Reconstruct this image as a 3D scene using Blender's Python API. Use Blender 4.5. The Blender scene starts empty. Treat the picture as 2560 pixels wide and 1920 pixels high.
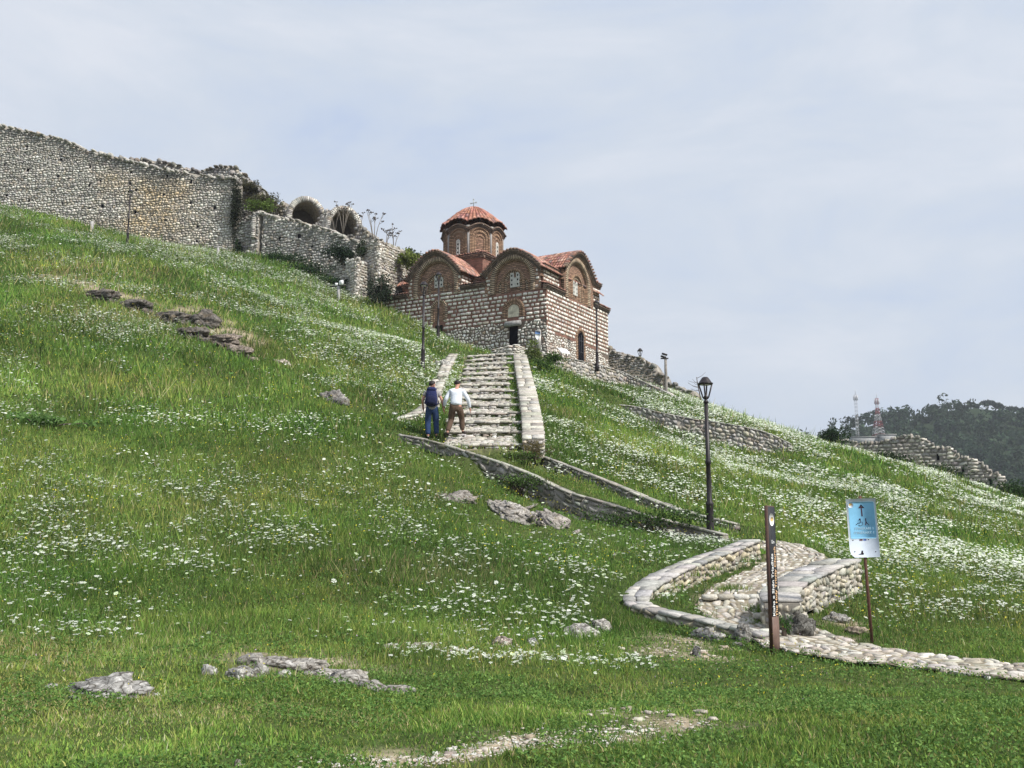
import bpy, math, random
import numpy as np
from mathutils import Vector, Matrix, noise as mnoise, geometry as mgeo
random.seed(7); RNG = np.random.default_rng(11)
R = math.radians
scene = bpy.context.scene

# ------------------------------------------------------------------ camera, world, sun
FPX, TH, CZ = 2600.0, math.atan(420 / 2600.0), 1.65     # focal length in photo pixels, pitch, eye height
cam = bpy.data.cameras.new('camera'); cam.sensor_width = 36; cam.lens = 36 * FPX / 2560
cam.clip_start = 0.1; cam.clip_end = 6000
camo = bpy.data.objects.new('camera', cam); scene.collection.objects.link(camo)
camo.location = (0, 0, CZ); camo.rotation_euler = (R(90) + TH, 0, 0)
scene.camera = camo

SUN_AZ, SUN_EL = R(33), R(47)          # azimuth turned from +X towards -Y
world = bpy.data.worlds.new("World"); scene.world = world; world.use_nodes = True
nt = world.node_tree; nt.nodes.clear()
def N(nt, t, **kw):
    n = nt.nodes.new(t)
    for k, v in kw.items():
        if k.startswith('_'): setattr(n, k[1:], v)
    return n
def ramp(nt, fac, stops, interp='LINEAR'):
    n = nt.nodes.new('ShaderNodeValToRGB'); n.color_ramp.interpolation = interp
    el = n.color_ramp.elements
    while len(el) < len(stops): el.new(0.5)
    for e, (p, c) in zip(el, stops):
        e.position = p; e.color = (*c, 1) if len(c) == 3 else c
    if fac is not None: nt.links.new(fac, n.inputs[0])
    return n.outputs[0]
def mixc(nt, fac, a, b, mode='MIX'):
    n = nt.nodes.new('ShaderNodeMix'); n.data_type = 'RGBA'; n.blend_type = mode
    for sock, v in ((n.inputs[0], fac), (n.inputs[6], a), (n.inputs[7], b)):
        if hasattr(v, 'links'): nt.links.new(v, sock)
        elif isinstance(v, (int, float)): sock.default_value = v
        else: sock.default_value = (*v, 1)
    return n.outputs[2]
def mth(nt, op, a, b=None, c=None):
    n = nt.nodes.new('ShaderNodeMath'); n.operation = op
    for sock, v in zip(n.inputs, (a, b, c)):
        if v is None: continue
        if hasattr(v, 'links'): nt.links.new(v, sock)
        else: sock.default_value = v
    return n.outputs[0]
def noisen(nt, vec, scale, detail=4, rough=0.55, dist=0.0):
    n = nt.nodes.new('ShaderNodeTexNoise')
    n.inputs['Scale'].default_value = scale; n.inputs['Detail'].default_value = detail
    n.inputs['Roughness'].default_value = rough; n.inputs['Distortion'].default_value = dist
    if vec is not None: nt.links.new(vec, n.inputs['Vector'])
    return n.outputs[0]
sky = nt.nodes.new('ShaderNodeTexSky'); sky.sky_type = 'NISHITA'; sky.sun_disc = False
sky.sun_elevation = SUN_EL; sky.sun_rotation = R(90) + SUN_AZ; sky.dust_density = 2.0; sky.air_density = 1.0
tc = nt.nodes.new('ShaderNodeTexCoord')
mp = nt.nodes.new('ShaderNodeMapping'); mp.inputs['Scale'].default_value = (1.0, 1.0, 3.2); mp.inputs['Rotation'].default_value = (0.15, 0.22, 0.3)
nt.links.new(tc.outputs['Generated'], mp.inputs['Vector'])
n1 = noisen(nt, mp.outputs[0], 2.6, 8, 0.6, 0.5)
n2 = noisen(nt, mp.outputs[0], 5.5, 5, 0.5, 0.2)
nn = mth(nt, 'ADD', mth(nt, 'MULTIPLY', n1, 0.75), mth(nt, 'MULTIPLY', n2, 0.25))
# thin cloud veil: bright streaks with bluer gaps
cl = ramp(nt, nn, [(0.33, (4.0, 4.8, 6.5)), (0.43, (4.7, 5.35, 6.5)), (0.53, (5.2, 5.7, 6.5)), (0.66, (6.0, 6.3, 6.9))])
cc = mixc(nt, 0.95, sky.outputs[0], cl)
bg = nt.nodes.new('ShaderNodeBackground'); bg.inputs['Strength'].default_value = 0.1
nt.links.new(cc, bg.inputs['Color'])
out = nt.nodes.new('ShaderNodeOutputWorld'); nt.links.new(bg.outputs[0], out.inputs['Surface'])

sund = bpy.data.lights.new('sun', 'SUN'); sund.energy = 4.3; sund.angle = R(6.0); sund.color = (1.0, 0.955, 0.88)
suno = bpy.data.objects.new('sun', sund); scene.collection.objects.link(suno)
sv = Vector((math.cos(SUN_EL) * math.cos(-SUN_AZ), math.cos(SUN_EL) * math.sin(-SUN_AZ), math.sin(SUN_EL)))
suno.rotation_euler = sv.to_track_quat('Z', 'Y').to_euler()
scene.view_settings.view_transform = 'Standard'; scene.view_settings.look = 'None'
scene.view_settings.exposure = 0.38; scene.view_settings.gamma = 1.0
scene.cycles.max_bounces = 6; scene.cycles.diffuse_bounces = 3; scene.cycles.transparent_max_bounces = 6

# ------------------------------------------------------------------ helpers
_c, _s = math.cos(TH), math.sin(TH)
def ray(px, py):
    u, v = px - 1280, 960 - py
    return np.array([u, FPX * _c - v * _s, FPX * _s + v * _c])
def P(px, py, Y):
    """survey helper: the world point seen at a photo pixel when it lies Y metres ahead"""
    d = ray(px, py); return np.array([0, 0, CZ]) + d * (Y / d[1])

def tag(o, label=None, cat=None, group=None, kind=None):
    if label: o['label'] = label
    if cat: o['category'] = cat
    if group: o['group'] = group
    if kind: o['kind'] = kind
    return o
def empty(name, loc, rz=0.0):
    o = bpy.data.objects.new(name, None); scene.collection.objects.link(o)
    o.location = loc; o.rotation_euler = (0, 0, rz); o.empty_display_size = 0.3
    return o
def copy_tree(o, parent=None):
    c = o.copy(); scene.collection.objects.link(c); c.parent = parent
    for ch in list(o.children): copy_tree(ch, c)
    return c

class MB:
    """mesh builder: collects vertices, polygons, vertex colours and uvs, links ONE object"""
    def __init__(s): s.v = []; s.f = {3: [], 4: []}; s.c = []; s.uv = []; s.n = 0; s.m = {3: [], 4: []}
    def add(s, v, f, col=(0.5, 0.5, 0.5), uv=None, mi=0):
        v = np.asarray(v, float).reshape(-1, 3); k = len(v)
        col = np.asarray(col, float)
        if col.ndim == 1: col = np.repeat(col[None, :], k, 0)
        s.v.append(v); s.c.append(col)
        s.uv.append(np.zeros((k, 2)) if uv is None else np.asarray(uv, float))
        if isinstance(f, np.ndarray): fs = {f.shape[1]: [f]}
        else:
            fs = {3: [], 4: []}
            for p in f:
                if len(p) > 4:
                    for i in range(1, len(p) - 1): fs[3].append((p[0], p[i], p[i + 1]))
                else: fs[len(p)].append(tuple(p))
            fs = {q: [np.array(a)] for q, a in fs.items() if a}
        for q, arrs in fs.items():
            for a in arrs:
                s.f[q].append(a + s.n); s.m[q].append(np.full(len(a), mi))
        s.n += k
    def build(s, name, mats, parent=None, smooth=False):
        me = bpy.data.meshes.new(name)
        V = np.concatenate(s.v) if s.v else np.zeros((0, 3))
        tri = np.concatenate(s.f[3]) if s.f[3] else np.zeros((0, 3), int)
        qd = np.concatenate(s.f[4]) if s.f[4] else np.zeros((0, 4), int)
        mt = np.concatenate(s.m[3] + s.m[4]) if (s.m[3] or s.m[4]) else np.zeros(0)
        loops = np.concatenate([tri.ravel(), qd.ravel()]).astype(np.int32)
        me.vertices.add(len(V)); me.vertices.foreach_set('co', V.ravel().astype(np.float32))
        me.loops.add(len(loops)); me.loops.foreach_set('vertex_index', loops)
        st = np.concatenate([np.arange(len(tri)) * 3, len(tri) * 3 + np.arange(len(qd)) * 4]).astype(np.int32)
        me.polygons.add(len(st)); me.polygons.foreach_set('loop_start', st)
        me.polygons.foreach_set('material_index', mt.astype(np.int32))
        me.update(calc_edges=True)
        C = np.concatenate(s.c)
        ca = me.color_attributes.new('Col', 'FLOAT_COLOR', 'POINT')
        ca.data.foreach_set('color', np.concatenate([C[:, :3], np.ones((len(C), 1))], 1).ravel().astype(np.float32))
        ul = me.uv_layers.new(name='UVMap'); UV = np.concatenate(s.uv)
        ul.data.foreach_set('uv', UV[loops].ravel().astype(np.float32))
        if smooth: me.polygons.foreach_set('use_smooth', np.ones(len(st), bool))
        o = bpy.data.objects.new(name, me); scene.collection.objects.link(o)
        for m in (mats if isinstance(mats, (list, tuple)) else [mats]): me.materials.append(m)
        if parent is not None: o.parent = parent
        return o

# subdivided cube template with pulled-in corners (26 verts, 24 quads): every stone, slab and board
_g = [-1, 0, 1]; _tv = [(x, y, z) for x in _g for y in _g for z in _g if not (x == y == z == 0)]
_ix = {p: i for i, p in enumerate(_tv)}; _tf = []
for ax in range(3):
    for sg in (-1, 1):
        for i in (-1, 0):
            for j in (-1, 0):
                q = []
                for di, dj in ((0, 0), (1, 0), (1, 1), (0, 1)):
                    p = [0, 0, 0]; p[ax] = sg; p[(ax + 1) % 3] = i + di; p[(ax + 2) % 3] = j + dj; q.append(_ix[tuple(p)])
                _tf.append(q if sg > 0 else q[::-1])
TV = np.array(_tv, float); TF = np.array(_tf)
def rot_axes(yaw):
    yaw = np.asarray(yaw, float); z = np.zeros_like(yaw); o = np.ones_like(yaw)
    return np.stack([np.cos(yaw), np.sin(yaw), z], -1), np.stack([-np.sin(yaw), np.cos(yaw), z], -1), np.stack([z, z, o], -1)
def boxes(mb, ctr, ax, half, col, rnd=0.12, jit=0.06, mi=0, uvs=None):
    """many rounded, slightly irregular blocks; ctr (n,3), ax = 3 arrays (n,3), half (n,3), col (n,3)"""
    ctr = np.atleast_2d(ctr); n = len(ctr)
    half = np.broadcast_to(np.atleast_2d(half), (n, 3)); col = np.broadcast_to(np.atleast_2d(col), (n, 3))
    ax = [np.broadcast_to(np.atleast_2d(a), (n, 3)) for a in ax]
    nz = np.abs(TV).sum(1); sc = np.where(nz == 3, 1 - rnd, np.where(nz == 2, 1 - rnd * 0.10, 1.0))
    t = TV * sc[:, None]
    L = t[None] * (1 + RNG.normal(0, jit, (n, 26, 3)) if jit else 1)
    L = L * half[:, None, :]
    W = ctr[:, None, :] + L[:, :, 0:1] * ax[0][:, None] + L[:, :, 1:2] * ax[1][:, None] + L[:, :, 2:3] * ax[2][:, None]
    F = (TF[None] + (np.arange(n) * 26)[:, None, None]).reshape(-1, 4)
    mb.add(W.reshape(-1, 3), F, np.repeat(col, 26, 0), mi=mi)
def box(mb, ctr, half, col=(.5, .5, .5), yaw=0.0, rnd=0.0, jit=0.0, mi=0):
    boxes(mb, np.array([ctr]), [a[None] for a in rot_axes(yaw)], np.array([half]), np.array([col]), rnd, jit, mi)
def tube(mb, pts, rad, col=(.5, .5, .5), seg=8, cap=True, mi=0):
    pts = np.asarray(pts, float); n = len(pts); rad = np.broadcast_to(np.asarray(rad, float), (n,))
    T = np.gradient(pts, axis=0); T /= np.linalg.norm(T, axis=1)[:, None] + 1e-9
    up = np.array([0, 0, 1.0]) if abs(T[0][2]) < 0.9 else np.array([1.0, 0, 0])
    A = np.cross(T, up); A /= np.linalg.norm(A, axis=1)[:, None] + 1e-9; B = np.cross(T, A)
    th = np.arange(seg) / seg * 2 * np.pi
    V = pts[:, None] + rad[:, None, None] * (np.cos(th)[None, :, None] * A[:, None] + np.sin(th)[None, :, None] * B[:, None])
    F = [(i * seg + j, i * seg + (j + 1) % seg, (i + 1) * seg + (j + 1) % seg, (i + 1) * seg + j) for i in range(n - 1) for j in range(seg)]
    if cap: F += [tuple(range(seg))[::-1], tuple((n - 1) * seg + j for j in range(seg))]
    mb.add(V.reshape(-1, 3), F, col, mi=mi)
def lathe(mb, prof, ctr=(0, 0, 0), col=(.5, .5, .5), seg=16, mi=0, phase=0.0):
    tube_pts = np.array([[ctr[0], ctr[1], ctr[2] + z] for r, z in prof]); n = len(prof)
    th = np.arange(seg) / seg * 2 * np.pi + phase; rr = np.array([r for r, z in prof])
    V = tube_pts[:, None] + rr[:, None, None] * np.stack([np.cos(th), np.sin(th), 0 * th], -1)[None]
    F = [(i * seg + j, i * seg + (j + 1) % seg, (i + 1) * seg + (j + 1) % seg, (i + 1) * seg + j) for i in range(n - 1) for j in range(seg)]
    F += [tuple(range(seg))[::-1], tuple((n - 1) * seg + j for j in range(seg))]
    mb.add(V.reshape(-1, 3), F, col, mi=mi)
def grid(mb, V, col=(.5, .5, .5), uv=None, mi=0):
    """V (m,n,3)"""
    m, n = V.shape[:2]; i, j = np.meshgrid(np.arange(m - 1), np.arange(n - 1), indexing='ij')
    a = (i * n + j).ravel(); F = np.stack([a, a + 1, a + n + 1, a + n], 1)
    col = np.asarray(col, float)
    if col.ndim == 3: col = col.reshape(-1, 3)
    mb.add(V.reshape(-1, 3), F, col, None if uv is None else np.asarray(uv).reshape(-1, 2), mi=mi)

def pick(pal, n, var=0.12):
    pal = np.array(pal, float); w = pal[:, 3]; k = RNG.choice(len(pal), n, p=w / w.sum())
    c = pal[k, :3] * (1 + RNG.normal(0, var, (n, 1))) + RNG.normal(0, 0.008, (n, 3))
    return np.clip(c, 0.01, 0.95)

def stones_on(mb, surf, ulen, vlen, rowh, wid, gap=0.03, prot=0.05, pal=None, mask=None, tint=None, rowjit=0.38, var=0.16, mi=0, wavy=.30):
    """stones as bulging pads laid in rows on a surface; surf(u,v)->(pos,normal), vectorised"""
    v = 0.0; U0 = []; U1 = []; V0 = []; V1 = []
    while v < vlen:
        h = rowh * (1 + RNG.uniform(-rowjit, rowjit)); u = RNG.uniform(-wid, 0)
        while u < ulen:
            w = wid * RNG.uniform(0.55, 1.5)
            U0.append(u); U1.append(u + w); V0.append(v); V1.append(v + h); u += w
        v += h
    U0, U1, V0, V1 = map(np.array, (U0, U1, V0, V1))
    U0 = np.clip(U0, 0, ulen); U1 = np.clip(U1, 0, ulen); V1 = np.clip(V1, 0, vlen)
    ok = (U1 - U0 > wid * 0.2) & (V1 - V0 > rowh * 0.3)
    if mask is not None: ok &= mask((U0 + U1) / 2, (V0 + V1) / 2)
    U0, U1, V0, V1 = U0[ok], U1[ok], V0[ok], V1[ok]; n = len(U0)
    if n == 0: return
    jj = rowh * rowjit * 0.35
    a = np.array([0, .15, .85, 1.]); s, t = np.meshgrid(a, a, indexing='ij'); s = s.ravel(); t = t.ravel()
    cor = ((s == 0) | (s == 1)) & ((t == 0) | (t == 1)); s2 = np.where(cor, .5 + (s - .5) * .82, s); t2 = np.where(cor, .5 + (t - .5) * .82, t)
    g = gap / 2
    cu = RNG.normal(0, 1, (n, 16)) * jj * .6; cv = RNG.normal(0, 1, (n, 16)) * jj * .6
    UU = (U0 + g)[:, None] + (U1 - U0 - 2 * g)[:, None] * s2[None] + cu
    tl = RNG.normal(0, jj, (n, 1)) * 1.2
    VV = (V0 + g)[:, None] + (V1 - V0 - 2 * g)[:, None] * t2[None] + cv + tl * (s2 - .5)[None]
    if wavy: VV = VV + rowh * wavy * (np.sin(UU / wid * .9 + VV / rowh * .55) + .7 * np.sin(UU / wid * 2.3 - VV / rowh * 1.3 + 1.0)); UU = UU + wid * wavy * .6 * np.sin(VV / rowh * 1.7 + UU / wid * .4)
    pos, nor = surf(UU, VV)
    edge = (s == 0) | (s == 1) | (t == 0) | (t == 1)
    hh = np.where(edge, -0.03, 1.0)[None] * np.where(edge, 1, prot)[None] * np.ones((n, 1))
    hh = hh + np.where(edge, 0, RNG.normal(0, prot * .3, (n, 16))) + RNG.normal(0, prot * .3, (n, 1)) * (~edge)
    W = pos + nor * hh[..., None]
    col = pick(pal, n, var)
    if tint is not None: col = tint((U0 + U1) / 2, (V0 + V1) / 2, col)
    i, j = np.meshgrid(range(3), range(3), indexing='ij'); q = (i * 4 + j).ravel(); Q = np.stack([q, q + 4, q + 5, q + 1], 1)
    F = (Q[None] + (np.arange(n) * 16)[:, None, None]).reshape(-1, 4)
    cc = np.repeat(col[:, None, :], 16, 1) * np.where(edge, .8, 1.0)[None, :, None]
    mb.add(W.reshape(-1, 3), F, cc.reshape(-1, 3), mi=mi)

# ------------------------------------------------------------------ materials
MATS = {}
def mat(name, col=(.5, .5, .5), rough=0.9, attr=False, nscale=0, namp=0.3, bump=0.0, bscale=20, metal=0.0, transl=0.0, fine=0.0, spec=0.3):
    m = bpy.data.materials.new(name); m.use_nodes = True; t = m.node_tree; b = t.nodes['Principled BSDF']
    b.inputs['Roughness'].default_value = rough; b.inputs['Metallic'].default_value = metal
    b.inputs['Specular IOR Level'].default_value = spec
    gco = t.nodes.new('ShaderNodeTexCoord').outputs['Object']
    if attr:
        a = t.nodes.new('ShaderNodeAttribute'); a.attribute_name = 'Col'; c = a.outputs['Color']
    else:
        rgb = t.nodes.new('ShaderNodeRGB'); rgb.outputs[0].default_value = (*col, 1); c = rgb.outputs[0]
    if nscale:
        f = noisen(t, gco, nscale, 6, 0.65)
        k = ramp(t, f, [(0.3, (1 - namp,) * 3), (0.7, (1 + namp,) * 3)])
        c = mixc(t, 1.0, c, k, 'MULTIPLY')
    if fine:
        f = noisen(t, gco, fine, 5, 0.7)
        k = ramp(t, f, [(0.35, (0.62, 0.62, 0.62)), (0.6, (1.12, 1.12, 1.12))])
        c = mixc(t, 1.0, c, k, 'MULTIPLY')
    t.links.new(c, b.inputs['Base Color'])
    if bump:
        f = noisen(t, gco, bscale, 6, 0.7); bn = t.nodes.new('ShaderNodeBump'); bn.inputs['Strength'].default_value = bump
        bn.inputs['Distance'].default_value = 0.03
        t.links.new(f, bn.inputs['Height']); t.links.new(bn.outputs[0], b.inputs['Normal'])
    if transl:
        tr = t.nodes.new('ShaderNodeBsdfTranslucent'); mx = t.nodes.new('ShaderNodeMixShader'); mx.inputs[0].default_value = transl
        t.links.new(c, tr.inputs[0]); t.links.new(b.outputs[0], mx.inputs[1]); t.links.new(tr.outputs[0], mx.inputs[2])
        t.links.new(mx.outputs[0], t.nodes['Material Output'].inputs['Surface'])
    MATS[name] = m; return m
def brickmat(name, brick, mortar, period, frac=0.6, axis='V', cross=0.0, var=0.35):
    """thin brick courses across uv metres: stripes along one axis, broken along the other"""
    m = bpy.data.materials.new(name); m.use_nodes = True; t = m.node_tree; b = t.nodes['Principled BSDF']
    b.inputs['Roughness'].default_value = 0.95; b.inputs['Specular IOR Level'].default_value = 0.15
    uv = t.nodes.new('ShaderNodeUVMap'); sp = t.nodes.new('ShaderNodeSeparateXYZ'); t.links.new(uv.outputs[0], sp.inputs[0])
    ds = noisen(t, uv.outputs[0], 3.0, 3, 0.5)
    a = sp.outputs[1 if axis == 'V' else 0]; o = sp.outputs[0 if axis == 'V' else 1]
    a = mth(t, 'ADD', a, mth(t, 'MULTIPLY', mth(t, 'SUBTRACT', ds, 0.5), period * 0.6))
    q = mth(t, 'DIVIDE', a, period); fr = mth(t, 'FRACT', q); idx = mth(t, 'FLOOR', q)
    on = mth(t, 'LESS_THAN', fr, frac)
    if cross:
        q2 = mth(t, 'ADD', mth(t, 'DIVIDE', o, cross), mth(t, 'MULTIPLY', idx, 0.37)); f2 = mth(t, 'FRACT', q2)
        on = mth(t, 'MULTIPLY', on, mth(t, 'GREATER_THAN', f2, 0.1)); idx = mth(t, 'ADD', idx, mth(t, 'MULTIPLY', mth(t, 'FLOOR', q2), 7.3))
    wn = t.nodes.new('ShaderNodeTexWhiteNoise'); wn.noise_dimensions = '1D'; t.links.new(idx, wn.inputs['W'])
    bc = ramp(t, wn.outputs['Value'], [(0.0, tuple(x * (1 - var) for x in brick)), (0.5, brick), (1.0, tuple(min(1, x * (1 + var)) for x in brick))])
    big = ramp(t, noisen(t, uv.outputs[0], 1.3, 5, 0.6), [(0.3, (.72, .7, .72)), (0.65, (1.1, 1.1, 1.08))])
    c = mixc(t, 1.0, mixc(t, on, mortar, bc), big, 'MULTIPLY')
    t.links.new(c, b.inputs['Base Color'])
    bn = t.nodes.new('ShaderNodeBump'); bn.inputs['Distance'].default_value = 0.02; bn.inputs['Strength'].default_value = 0.7
    t.links.new(on, bn.inputs['Height']); t.links.new(bn.outputs[0], b.inputs['Normal'])
    return m
m_stone = mat('limestone', attr=True, rough=0.95, fine=9.0, bump=0.5, bscale=25, spec=0.15)
m_core = mat('wall_core', (0.28, 0.255, 0.22), nscale=2.0, bump=0.6, bscale=14, spec=0.1)
m_attr = mat('painted_attr', attr=True, rough=0.8, nscale=3.0, namp=0.15)
m_tile = mat('clay_tile', attr=True, rough=0.85, fine=5.0, spec=0.2)
m_brick_bg = brickmat('brick_courses', (0.28, 0.125, 0.092), (0.20, 0.15, 0.12), 0.062, 0.6, 'V', 0.27)
m_brick_t = brickmat('tympanum_brick', (0.35, 0.21, 0.145), (0.12, 0.092, 0.072), 0.10, 0.62, 'V', 0.3)
m_vous = brickmat('voussoir_brick', (0.54, 0.42, 0.30), (0.06, 0.045, 0.036), 0.115, 0.52, 'U')
m_vous_d = brickmat('voussoir_brick_dark', (0.42, 0.275, 0.18), (0.07, 0.052, 0.042), 0.10, 0.55, 'U')
m_corn = brickmat('cornice_brick', (0.28, 0.20, 0.155), (0.10, 0.08, 0.068), 0.075, 0.55, 'V', 0.2)
m_plaster = mat('pale_stone', (0.50, 0.49, 0.45), nscale=6, namp=0.2)
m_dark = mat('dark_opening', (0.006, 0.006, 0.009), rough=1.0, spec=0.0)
m_metal = mat('dark_bronze_metal', (0.022, 0.017, 0.019), rough=0.45, metal=0.0, nscale=14, namp=0.25, spec=0.35)
m_rock = mat('rock', attr=True, rough=0.95, nscale=2.5, namp=0.35, fine=14.0, bump=1.0, bscale=9, spec=0.1)
def crack_up(m, sc=5.5, w=.05):
    t = m.node_tree; b = t.nodes['Principled BSDF']; old = b.inputs['Base Color'].links[0].from_socket
    co = t.nodes.new('ShaderNodeTexCoord').outputs['Object']; n = t.nodes.new('ShaderNodeTexNoise'); n.inputs['Scale'].default_value = 4; t.links.new(co, n.inputs['Vector'])
    va = t.nodes.new('ShaderNodeVectorMath'); va.operation = 'MULTIPLY_ADD'; t.links.new(n.outputs['Color'], va.inputs[0]); va.inputs[1].default_value = (.35, .35, .35); t.links.new(co, va.inputs[2])
    v = t.nodes.new('ShaderNodeTexVoronoi'); v.feature = 'DISTANCE_TO_EDGE'; v.inputs['Scale'].default_value = sc; t.links.new(va.outputs[0], v.inputs['Vector'])
    k = ramp(t, v.outputs['Distance'], [(0.0, (.22, .2, .18)), (w, (.8, .8, .8)), (w * 2.2, (1, 1, 1))])
    sp = ramp(t, noisen(t, co, 34, 4, .7), [(.42, (.72, .72, .72)), (.56, (1, 1, 1)), (.66, (1.5, 1.5, 1.5))])
    t.links.new(mixc(t, 1.0, mixc(t, 1.0, old, k, 'MULTIPLY'), sp, 'MULTIPLY'), b.inputs['Base Color'])
crack_up(m_rock)
m_leaf = mat('leaves', attr=True, rough=0.7, transl=0.35, spec=0.2)
m_grass = mat('grass_blades', attr=True, rough=0.75, transl=0.42, spec=0.15)
m_petal = mat('petals', attr=True, rough=0.9, transl=0.2, spec=0.1)
m_wood = mat('weathered_post', (0.25, 0.23, 0.21), nscale=7, bump=0.4)
LIME = [(.68, .65, .59, 4), (.60, .57, .52, 3), (.75, .72, .66, 2.5), (.48, .455, .42, 1.0), (.62, .55, .46, 1.2)]
LIME_D = [(.46, .44, .415, 4), (.37, .355, .335, 3), (.55, .52, .48, 2), (.45, .39, .32, 1.5)]
LIME_W = [(.50, .46, .38, 3), (.42, .40, .36, 3), (.56, .51, .42, 2), (.33, .29, .235, 1.2)]
PAVE = [(.45, .42, .36, 3), (.50, .475, .42, 3), (.37, .34, .29, 2), (.56, .535, .49, 1)]

# ------------------------------------------------------------------ terrain
CTRL = [  # surveyed ground points: photo pixel, distance ahead
 (0,1920,7.6),(640,1920,7.5),(1280,1920,7.4),(1920,1920,7.4),(2560,1920,7.5),
 (0,1760,9.6),(640,1760,9.9),(1280,1760,10.3),(1920,1760,10.8),(2560,1760,11),
 (1930,1635,15.8),(2170,1612,16.2),(2560,1695,13),(2560,1655,14.6),(2350,1660,14.4),
 (1280,1640,14.2),(640,1640,12.8),(0,1640,12.2),(1600,1600,15.8),(1500,1560,16.8),
 (0,1500,15.5),(640,1500,16.5),(1280,1500,18),(1480,1470,19),
 (0,1330,19.5),(640,1330,21.5),(1280,1330,24),(1777,1347,25.4),(1550,1395,22.5),(1850,1345,26.3),
 (0,1150,25),(640,1150,27.5),(1000,1160,28.5),(1280,1235,27.3),(1450,1290,26.2),(1640,1325,25.6),
 (0,1000,30),(640,1000,33.5),(900,1020,34.5),(1010,1105,30.9),(940,1075,32),
 (0,850,37),(320,850,39),(640,870,42),(940,930,42.5),(1057,920,43),(1000,860,48),
 (0,730,45),(320,740,46.5),(640,770,51),(880,830,54),
 (0,620,56),(318,612,62),(480,640,62),(640,650,66),(760,690,65),(860,742,64),(900,760,63.6),
 (0,512,71.5),(200,560,71),(400,612,70),(560,634,69.5),
 (940,762,64),(1000,790,63.6),(1060,815,62.8),(1110,842,61.8),(1140,868,60.6),(1050,850,55),(1120,890,51),
 (1380,960,49),(1400,1000,44.5),(1385,1080,36),(1500,1195,31.3),(1660,1258,29.6),(1840,1315,28),
 (1500,1080,38.5),(1500,1000,50),(1600,1040,49.5),(1440,948,58.5),(1550,968,60),(1660,992,59.5),(1330,905,56),
 (1750,1088,49.3),(1900,1120,48.8),(1975,1128,48.6),(1650,1018,54),
 (1700,1030,53),(1830,1055,52),(1960,1096,51),
 (1760,1022,58),(1860,1064,58),(1975,1100,58),(2100,1120,61),(2250,1168,61),(2400,1221,61),(2520,1264,60),
 (1800,1200,36),(2200,1250,36),(2560,1350,34),(2200,1400,26),(2560,1480,24),(2560,1580,18.5),
 (1990,1340,27.5),(2150,1480,21.3),(2300,1190,50),(2560,1290,48),(2150,1160,50),(1950,1200,42),(2150,1560,18),(2350,1560,18.5),
]
RAW = [(0,0,0),(-8,2,0),(8,2,0),(-20,0,.5),(20,0,-.2),(-30,15,2.0),(30,20,-.2),(-36,30,7.5),(36,40,0),(-45,50,16),
 (-45,72,27),(-30,80,27),(-10,80,22),(-8,72,19.5),(2,76,13.5),(8,70,12.4),(12,76,11),(16,72,9.5),(22,72,6),(32,72,1.5),(40,60,0),(45,80,-5),(10,90,8),(-5,92,15),(25,90,-1),
 (2,66,12.7),(6,63.5,12.2),(-3,70,13.5)]
KX = [P(*c) for c in CTRL] + [np.array(r, float) for r in RAW]; KX = np.array(KX)
def _tps(r2): return 0.5 * r2 * np.log(r2 + 1e-9)
def _fit():
    n = len(KX); X = KX[:, :2] / 10; D = ((X[:, None] - X[None]) ** 2).sum(-1)
    A = np.zeros((n + 3, n + 3)); A[:n, :n] = _tps(D) + np.eye(n) * 0.02
    Pm = np.concatenate([np.ones((n, 1)), X], 1); A[:n, n:] = Pm; A[n:, :n] = Pm.T
    return X, np.linalg.solve(A, np.concatenate([KX[:, 2], np.zeros(3)]))
_KXn, _W = _fit()

def tps(x, y):
    sh = np.shape(x); q = np.stack([np.ravel(x), np.ravel(y)], 1) / 10; o = np.empty(len(q))
    for i in range(0, len(q), 20000):
        D = ((q[i:i + 20000, None] - _KXn[None]) ** 2).sum(-1)
        o[i:i + 20000] = _tps(D) @ _W[:-3] + _W[-3] + q[i:i + 20000] @ _W[-2:]
    return o.reshape(sh)
# cheap value noise (sum of rotated sines) for lumps and patches
_PH = [(RNG.uniform(0, 6.28), RNG.uniform(0, 6.28), RNG.uniform(0, 3.14)) for _ in range(64)]
def fnoise(x, y, s, seed=0, octs=4):
    o = 0; a = 1.0; tot = 0
    for k in range(octs):
        for q in range(3):
            p1, p2, th = _PH[(seed * 7 + k * 3 + q) % 64]; th += k * .7 + q * 1.05
            u = (x * math.cos(th) + y * math.sin(th)) / s * 2 ** k; v = (-x * math.sin(th) + y * math.cos(th)) / s * 2 ** k
            o = o + a * np.sin(u * 2.1 + p1 + 1.3 * np.sin(v * 1.3 + p2)) * np.cos(v * 1.7 + p2 + np.sin(u * 1.1 + p1))
        tot += a * 1.1; a *= .55
    return o / tot
class Path:
    """centre line with width; gives the height and sideways distance of any point"""
    def __init__(s, pts, w): s.p = np.array(pts, float); s.w = w
    def near(s, x, y):
        best = np.full(np.shape(x), 1e9); z = np.zeros(np.shape(x)); al = np.zeros(np.shape(x)); acc = 0
        for a, b in zip(s.p[:-1], s.p[1:]):
            d = b[:2] - a[:2]; L = np.hypot(*d); t = np.clip(((x - a[0]) * d[0] + (y - a[1]) * d[1]) / L ** 2, 0, 1)
            q = np.hypot(x - a[0] - t * d[0], y - a[1] - t * d[1]); m = q < best
            best = np.where(m, q, best); z = np.where(m, a[2] + t * (b[2] - a[2]), z); al = np.where(m, acc + t * L, al); acc += L
        return best, z, al
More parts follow.
